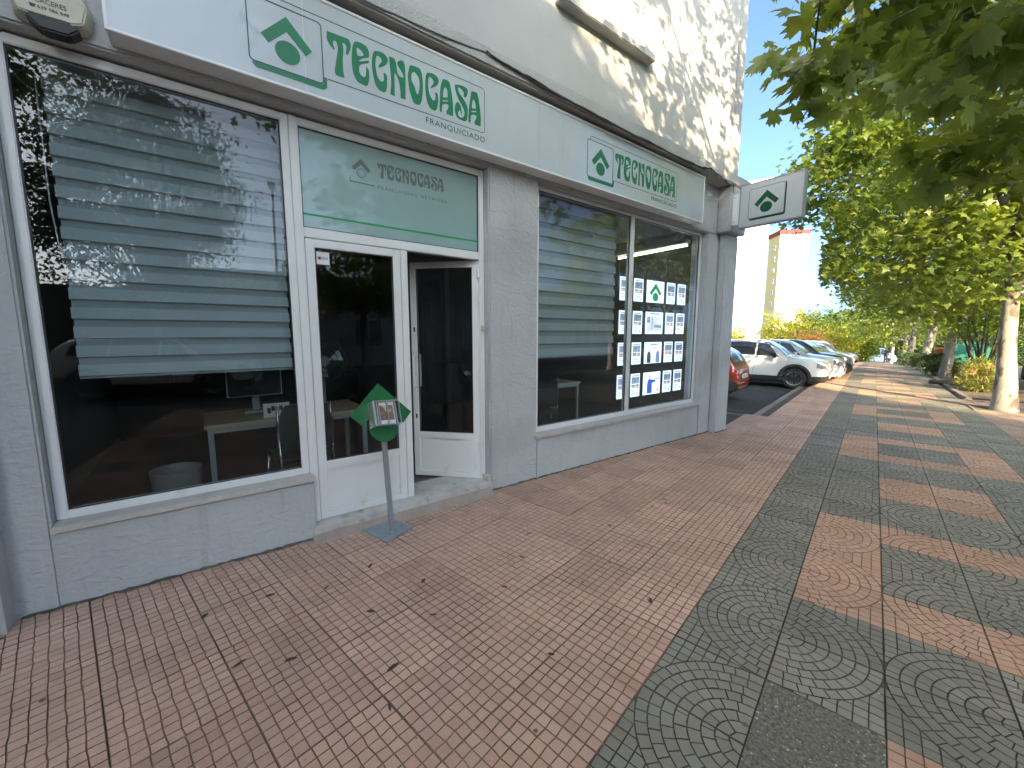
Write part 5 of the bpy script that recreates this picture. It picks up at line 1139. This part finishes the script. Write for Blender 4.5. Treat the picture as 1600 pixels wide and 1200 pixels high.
for bi, br in enumerate(low_branches):
    P = [np.array(p) - np.array((*T0, 0)) for p in br]; k = len(P) - 1
    cv = [tuple(cat_rom(P, min(t, k - 1e-6))) for t in np.linspace(0, k, k * 5 + 1)]
    tb.tube(cv, [.028 * (1 - .85 * i / (len(cv) - 1)) for i in range(len(cv))], 6)
    for i, p in enumerate(cv):
        f = i / (len(cv) - 1)
        if f < .18: continue
        for _ in range(int(11 + 6 * f)):
            q = np.array(p) + g0.normal(size=3) * np.array([.19, .19, .15]) * (1.25 - .7 * f) + np.array([0, 0, -.05])
            lowpts.append(q)
    for i in range(4, len(cv), 3):
        e = np.array(cv[i]) + np.abs(g0.normal(size=3)) * np.array([.20, -.20, .10]); tb.tube([cv[i], tuple((np.array(cv[i]) + e) / 2 + (0, 0, .03)), tuple(e)], [.007, .005, .003], 5)
lowpts = np.array(lowpts); lowpts = lowpts[keep0(lowpts)]
part('trunk', tb, M['bark'], near, smooth=True)
pts0 = pts0[keep0(pts0)]
cpos = np.array([0, 0, 1.538]) - np.array((*T0, 0))
order = np.argsort(np.linalg.norm(lowpts - cpos, axis=1)); single = lowpts[order[:300]]; rest = lowpts[order[300:]]
V, F = leaf_template('palm'); leaf_mes = []
for k in range(4):
    W = V.copy(); W[:, 2] += .10 * np.sin(3 * W[:, 0] + k) * np.cos(2.5 * W[:, 1] + k); mb = MB().add([tuple(x) for x in W], F)
    mb.tube([(0, .12, -.004), (0.02, -.2, .03), (0.03, -.5, .10)], .011, 4)
    leaf_mes.append(mb.mesh('leaf', M['leaf_vein'], smooth=True))
AA = frames(len(single), g0, .75)
for i, p in enumerate(single):
    o = link('leaf', leaf_mes[i % 4], near); s = .112 * g0.uniform(.6, 1.3)
    mm = Matrix([[*(AA[i][r] * s), p[r]] for r in range(3)] + [[0, 0, 0, 1]]); o.matrix_local = mm
cr_ = link('crown', leaves_mesh('crown', np.concatenate([pts0, rest]), .115, 'palm', M['leaf'], g0, .7), near); cr_['kind'] = 'stuff'
# --- the row of planes along the path
def plane_tree(label, x, y, tr, tr_r, cen, rad, seed, nclump=150, per=46, low=2.3, group='plane trees along the path', size=.125, keep=None, m='leaf_far', tm='star'):
    g = np.random.default_rng(seed); z0 = zp(y)
    t = thing('plane_tree', label, 'tree', (x, y, z0), group=group, local=True)
    tb = MB(); trunk_tube(tb, tr, tr_r)
    P, C = crown_points(g, cen, rad, nclump, per, .60)
    P = P[P[:, 2] > low]
    if keep is not None: P = P[keep(P[:, 0] + x, P[:, 1] + y, P[:, 2] + z0)]
    limb_tubes(tb, tr[-2], [c for c in C[::7] if c[2] > low], tr_r[-1] * .75, g)
    part('trunk', tb, M['bark'], t, smooth=True)
    k = link('crown', leaves_mesh('crown', P, size, tm, M[m], g), t); k['kind'] = 'stuff'
    return t
def pit(x, y):
    mb = frame_rect(MB(), -.5, .5, -.5, .5, .06, 0, .03); mb.v = [(a, c, b - .012) for a, b, c in mb.v]
    f = MB(); f.v = mb.v; f.f = mb.f; f.mi = mb.mi
    o = solo('tree_pit', f, M['kerb'], kind='structure'); o.location = (x, y, zp(y)); part('soil', MB().box(-.44, .44, -.44, .44, -.05, -.004), M['earth'], o)
pit(2.25, 13.8); pit(*T0)
plane_tree('plane tree with leaning pale trunk at the right edge of the paving', 2.25, 13.8,
           [(0, 0, -.1), (0, 0, .15), (-.03, 0, .7), (-.09, 0, 1.5), (-.13, 0, 2.5), (-.20, .02, 3.4), (-.42, .1, 4.6)], [.25, .205, .165, .135, .12, .10, .07],
           (-.55, .4, 6.0), (4.1, 4.2, 3.9), 31, 480, 74, 2.35, keep=lambda X, Y, Z: (X > np.where(Z < 4.9, -.085, -.175) * Y - .1) & ~((Z < 2.9) & (X < .4)))
lean = [o for o in bpy.data.objects if o.get('label') == 'plane tree with leaning pale trunk at the right edge of the paving'][0]
lb_ = MB(); trunk_tube(lb_, [(-.12, 0, 2.35), (.05, .02, 2.9), (.22, .05, 3.7), (.42, .1, 4.8)], [.085, .085, .07, .05], 10)
lb_.tube([(.12, .03, 3.2), (.5, -.2, 3.6), (1.0, -.3, 4.2)], [.04, .032, .02], 7); lb_.tube([(-.2, .02, 3.3), (-.8, -.1, 3.5), (-1.6, -.3, 4.1)], [.045, .035, .02], 7)
part('limb', lb_, M['bark'], lean, smooth=True)
plane_tree('second plane tree with pale trunk behind the oleander', 2.25, 24.0,
           [(0, 0, -.1), (0, 0, .2), (.03, 0, .8), (.08, 0, 1.7), (.22, 0, 2.6), (.1, .1, 3.8), (-.2, .2, 5)], [.27, .2, .17, .145, .13, .10, .07],
           (-.5, 0, 5.8), (4.0, 4.3, 3.7), 32, 330, 60, 2.1, keep=lambda X, Y, Z: X > -.075 * Y)
plane_tree('third plane tree along the path, grey trunk beside a low shrub', 2.25, 34.0,
           [(0, 0, -.1), (.02, 0, .3), (.1, 0, 1.2), (.25, 0, 2.4), (.2, 0, 3.6), (.1, 0, 5)], [.30, .24, .20, .18, .13, .08], (-.6, 0, 5.2), (4.0, 4.6, 3.0), 33, 150, 46, 1.9)
plane_tree('fourth plane tree along the path with a pale sunlit trunk', 2.25, 47.0,
           [(0, 0, -.1), (.0, 0, .3), (.05, 0, 1.2), (.1, 0, 2.4), (.1, 0, 3.6), (.1, 0, 5)], [.28, .22, .19, .17, .13, .08], (-.6, 0, 5.0), (4.2, 5.0, 3.0), 34, 150, 44, 1.7, size=.15)
plane_tree('fifth plane tree near the far end of the path', 2.3, 58.0,
           [(0, 0, -.1), (.0, 0, .3), (.05, 0, 1.2), (.1, 0, 2.4), (.1, 0, 5)], [.28, .22, .19, .17, .08], (-.8, 0, 4.9), (4.6, 5.0, 3.2), 35, 150, 44, 1.6, size=.17)
plane_tree('plane tree behind the viewer along the path', 2.35, -6.2,
           [(0, 0, -.1), (0, 0, .3), (-.05, 0, 1.5), (-.08, 0, 2.8), (0, 0, 4.6)], [.27, .21, .17, .15, .08], (-.2, -.2, 6.9), (4.0, 4.2, 3.2), 36, 270, 110, 3.6)
for i, y in enumerate((-17.5, -29.0)):
    c = copy_tree(bpy.data.objects[[o.name for o in bpy.data.objects if o.get('label') == 'plane tree behind the viewer along the path'][0]]); c.location = (2.4, y, 0); c.rotation_euler = (0, 0, 1.3 + 2 * i)
    c['label'] = ('plane tree two places behind the viewer along the path', 'plane tree farthest behind the viewer along the path')[i]
for i, (x, y, s, lb) in enumerate(((9.5, 15, 1.0, 'plane tree across the street level with the leaning trunk'), (9.0, 27, 1.1, 'plane tree across the street beyond the dark van'), (8.0, 41, 1.15, 'plane tree across the street beyond the bins'), (10.5, 55, 1.2, 'far plane tree on the other side of the street'))):
    plane_tree(lb, x, y, [(0, 0, -.1), (0, 0, .3), (.05, 0, 1.5), (.1, 0, 2.8), (.1, 0, 4.6)], [.28, .22, .19, .17, .08], (0, 0, 4.9 * s), (3.9 * s, 4.2 * s, 3.5), 50 + i, 150, 44, 1.5, 'trees across the street', .16)
plane_tree('leafy olive toned tree across the street facing the left window', 11.0, -3.3, [(0, 0, -.1), (0, 0, .3), (.05, 0, 1.5), (.1, 0, 2.4), (.1, 0, 3.6)], [.2, .16, .13, .12, .06], (0, 0, 5.9), (2.4, 2.7, 3.5), 61, 250, 150, 2.0, 'trees across the street', .125, m='leaf_dark', tm='oval')
plane_tree('leafy tree across the street facing the door', 12.5, 3.5, [(0, 0, -.1), (0, 0, .3), (.05, 0, 1.5), (.1, 0, 2.4), (.1, 0, 3.6)], [.2, .16, .13, .12, .06], (0, 0, 3.9), (2.5, 2.8, 2.0), 62, 160, 80, 2.0, 'trees across the street', .16, m='leaf_dark', tm='oval')
# --- background trees
def bush(name, label, cat, loc, rad, seed, nclump, per, m, tmpl='oval', size=.16, group=None, cr=.5, trunk=None, hollow=.35, droop=.3, cz=None):
    g = np.random.default_rng(seed); t = thing(name, label, cat, loc, group=group, local=True)
    P, C = crown_points(g, (0, 0, cz or rad[2] * .95), rad, nclump, per, cr, hollow); P = P[P[:, 2] > .02]
    tb = MB()
    limb_tubes(tb, (0, 0, -.1), C[::max(1, len(C) // 9)], trunk or .03, g, n=5)
    part('trunk' if trunk else 'stems', tb, M['twig'], t, smooth=True)
    k = link('crown' if trunk else 'foliage', leaves_mesh('crown', P, size, tmpl, M[m], g, droop), t); k['kind'] = 'stuff'
    return t
bush('broad_tree', 'round yellow green tree behind the parked cars', 'tree', (-6.6, 52, -.8), (3.3, 3.0, 3.0), 71, 150, 46, 'leaf_lime', trunk=.12, size=.2, cr=.6)
bush('broad_tree', 'lime green tree right of the rust coloured bush', 'tree', (-3.3, 58, -1.0), (2.2, 2.0, 2.2), 72, 90, 44, 'leaf_lime', trunk=.1, size=.2)
bush('rust_bush', 'rust coloured bush behind the white van', 'bush', (-4.3, 45.2, -.5), (1.9, 1.4, 1.45), 73, 100, 46, 'leaf_rust', size=.14)
bush('broad_tree', 'small yellow green tree left of the white block corner', 'tree', (-12.3, 54, -.9), (1.5, 1.4, 2.0), 74, 60, 40, 'leaf_lime', trunk=.1, size=.2)
for i, (x, y, s, lb, mm) in enumerate(((-6.5, 86, 6.0, 'dark tree at the far end left of the path', 'leaf_dark'), (1.0, 90, 6.5, 'dark tree closing the far end of the path', 'leaf_dark'), (8.5, 84, 6.0, 'dark tree at the far end right of the path', 'leaf_dark'), (-1.9, 63, 3.0, 'dark bushy tree left of the path before the crossing', 'leaf_far'), (16, 74, 6.5, 'far dark tree beyond the street', 'leaf_dark'), (-13, 92, 4.5, 'far tree in front of the tower block', 'leaf_lime'))):
    bush('far_tree', lb, 'tree', (x, y, zp(y) if y < 68 else -1.4), (s * .85, s * .7, s * .62), 80 + i, 150, 46, mm, trunk=.2, size=.3, cr=.9, group='trees at the far end of the path')
solo('far_woodland', MB(), M['leaf_dark'], kind='stuff')
bpy.data.objects.remove(bpy.data.objects['far_woodland'])
gw = np.random.default_rng(99); wp = np.concatenate([crown_points(gw, (x, 120 + 6 * math.sin(x), 2.5), (9, 5, 6.5), 60, 40, 1.6)[0] for x in range(-10, 90, 9)])
wd = link('far_woodland', leaves_mesh('far_woodland', wp, .7, 'star', M['leaf_dark'], gw)); wd['kind'] = 'stuff'
# --- oleander with pink flowers, low shrubs, log
ol_ = bush('oleander', 'sunlit oleander bush with pink flowers left of the leaning trunk', 'bush', (2.45, 18.1, 0.0), (.50, .45, .52), 91, 60, 50, 'oleander', 'lance', .13, cr=.2, droop=-.5)
fm = MB()
for k in range(5):
    a = 2 * math.pi * k / 5; fm.add([(0, 0, 0), (.5 * math.cos(a - .5), .5 * math.sin(a - .5), .18), (.8 * math.cos(a), .8 * math.sin(a), .12), (.5 * math.cos(a + .5), .5 * math.sin(a + .5), .18)], [(0, 1, 2, 3)])
fme = fm.mesh('flower', M['pink'])
for i in range(26):
    q = g0.normal(size=3); q /= np.linalg.norm(q); q[2] = abs(q[2]) * .9 - .1
    if q[1] > .4: q[1] *= -1
    o = link('flower', fme, ol_); o.location = (q[0] * .52, q[1] * .47, .50 + q[2] * .55); o.scale = (.05,) * 3; o.rotation_euler = (q[1] * -1.2, q[0] * 1.2, i)
for i, (x, y, s, lb) in enumerate(((2.35, 24.6, .5, 'low dark shrub at the foot of the second trunk'), (2.35, 30.5, .6, 'low shrub between the second and third trunks'), (2.3, 35.2, .62, 'low dark shrub at the foot of the third trunk'), (2.2, 43, .75, 'bushy dark shrub before the fourth trunk'), (2.3, 52, .8, 'rounded dark shrub near the end of the planting bed'))):
    bush('shrub', lb, 'shrub', (x, y, zp(y)), (s, s * 1.3, s * .75), 100 + i, 50, 40, 'leaf_dark', 'oval', .10, 'shrubs in the planting bed', cr=.28)
pt = bush('redbud_shrub', 'tall leaning shrub with dark crooked stems behind the oleander', 'shrub', (3.0, 22.5, 0.0), (1.5, 1.3, 1.0), 120, 60, 44, 'leaf_far', 'oval', .12, cr=.45, trunk=.055, cz=2.5)
solo('fallen_log', MB().tube([(1.55, 20.3, .07), (1.95, 20.15, .085), (2.35, 19.9, .08), (2.7, 19.8, .07)], [.07, .09, .085, .06], 10), M['twig'], 'dark fallen log at the edge of the planting bed', 'log', (1.55, 20.3, 0), smooth=True)
# --- containers, lamp post, bollard
bn = thing('recycling_container', 'green recycling container with rounded top behind the oleander', 'container', (3.42, 29.5, zp(29.5)), local=True)
prof = [(-.62, .12), (.62, .12), (.68, 1.0), (.60, 1.32), (.35, 1.50), (-.2, 1.55), (-.62, 1.35), (-.70, 1.0)]
part('body', MB().prism(prof, -.55, .55), M['bin_green'], bn, bevel=.04, smooth=40)
part('lid', MB().prism([(-.70, 1.02), (.70, 1.02), (.70, 1.08), (-.70, 1.08)], -.58, .58), M['bin_green'], bn, bevel=.01)
for x in (-.45, .45):
    for y in (-.4, .4): part('foot', MB().box(x - .06, x + .06, y - .06, y + .06, 0, .118), M['black'], bn)
b2 = thing('litter_container', 'orange container beside the green recycling container', 'container', (2.75, 31.0, zp(31)), local=True)
part('body', MB().prism([(-.3, .02), (.3, .02), (.34, 1.1), (-.34, 1.1)], -.3, .3), M['bin_orange'], b2, bevel=.03); part('lid', MB().prism([(-.37, 1.1), (.37, 1.1), (.3, 1.22), (-.3, 1.22)], -.34, .34), M['bin_orange'], b2, bevel=.02)
part('slot', MB().box(-.2, .2, -.352, -.341, .86, .96), M['black'], b2)
hg = np.random.default_rng(77); hp = np.stack([hg.uniform(-.6, .6, 9000), hg.uniform(-11, 6, 9000), hg.uniform(.1, 3.9, 9000)], 1); hp[:, 2] += .3 * np.sin(hp[:, 1] * 1.7)
hgt = thing('hedge', 'tall dark hedge on the far side of the street', 'hedge', (14.5, -5, -.1), local=True)
hk = link('foliage', leaves_mesh('foliage', hp, .16, 'oval', M['leaf_dark'], hg), hgt); hk['kind'] = 'stuff'; part('stems', MB().box(-.25, .25, -10.9, 5.9, 0, 3.4), M['twig'], hgt)
lp = thing('street_lamp', 'tall street lamp across the street reflected in the left window', 'street lamp', (14.0, 0.2, 0), local=True)
part('pole', MB().tube([(0, 0, -.1), (0, 0, 7.6)], [.09, .05], 10), M['steel'], lp, smooth=True); part('lantern', MB().box(-.55, .1, -.14, .14, 7.6, 7.75), M['steel'], lp, bevel=.03)
po = thing('white_post', 'pale round post beside the far end of the path', 'post', (1.55, 61, zp(61)), local=True)
part('shaft', MB().lathe([(.13, -.1), (.13, 1.9), (.10, 2.0)], n=14), M['b_white'], po, smooth=40); part('cap', MB().lathe([(.15, 2.0), (.15, 2.06), (.02, 2.12)], n=14), M['b_white'], po)
# --- a person far down the path
def person(label, loc, rz):
    t = thing('person', label, 'person', loc, I4, rz, local=True)
    J = {'pel': (0, 0, .95), 'wst': (0, 0, 1.10), 'chs': (0, .01, 1.32), 'nek': (0, .0, 1.47), 'hdb': (0, .02, 1.56), 'hdm': (0, .025, 1.63), 'hdt': (0, .01, 1.73)}
    rad = {'pel': .15, 'wst': .13, 'chs': .155, 'nek': .055, 'hdb': .075, 'hdm': .085, 'hdt': .06}
    E = [('pel', 'wst'), ('wst', 'chs'), ('chs', 'nek'), ('nek', 'hdb'), ('hdb', 'hdm'), ('hdm', 'hdt')]
    for s, n in ((1, 'l'), (-1, 'r')):
        J.update({n + 'sh': (s * .19, 0, 1.40), n + 'el': (s * .24, .02, 1.14), n + 'wr': (s * .22, -.09, .92), n + 'hd': (s * .21, -.12, .83), n + 'hp': (s * .10, 0, .90), n + 'kn': (s * .11, -.04 * s, .50), n + 'an': (s * .12, .03 * s, .08), n + 'to': (s * .13, -.12 + .03 * s, .035)})
        rad.update({n + 'sh': .075, n + 'el': .05, n + 'wr': .035, n + 'hd': .035, n + 'hp': .105, n + 'kn': .068, n + 'an': .05, n + 'to': .04})
        E += [('chs', n + 'sh'), (n + 'sh', n + 'el'), (n + 'el', n + 'wr'), (n + 'wr', n + 'hd'), ('pel', n + 'hp'), (n + 'hp', n + 'kn'), (n + 'kn', n + 'an'), (n + 'an', n + 'to')]
    ks = list(J); me = bpy.data.meshes.new('body'); me.from_pydata([J[k] for k in ks], [(ks.index(a), ks.index(b)) for a, b in E], [])
    o = bpy.data.objects.new('tmp', me); COL.objects.link(o); md = o.modifiers.new('s', 'SKIN'); sv = me.skin_vertices[0].data
    for i, k in enumerate(ks): sv[i].radius = (rad[k], rad[k] * (.75 if k in ('pel', 'wst', 'chs') else 1)); sv[i].use_root = k == 'pel'
    o.modifiers.new('u', 'SUBSURF').levels = 2
    dg = bpy.context.evaluated_depsgraph_get(); out = bpy.data.meshes.new_from_object(o.evaluated_get(dg)); bpy.data.objects.remove(o)
    out.materials.clear(); out.materials.append(M['cloth_navy']); out.materials.append(M['skin'])
    for p in out.polygons:
        c = p.center; p.material_index = 1 if (c.z > 1.49 or (abs(c.x) > .17 and c.z < .90 and c.z > .75)) else 0; p.use_smooth = True
    link('body', out, t)
    part('hair', MB().lathe([(.088, 1.66), (.092, 1.70), (.07, 1.765), (.01, 1.785)], (0, .035, 0), n=14), M['black'], t, smooth=True)
person('person in dark navy clothes standing at the far end of the path', (1.12, 64.0, zp(64)), R(160))
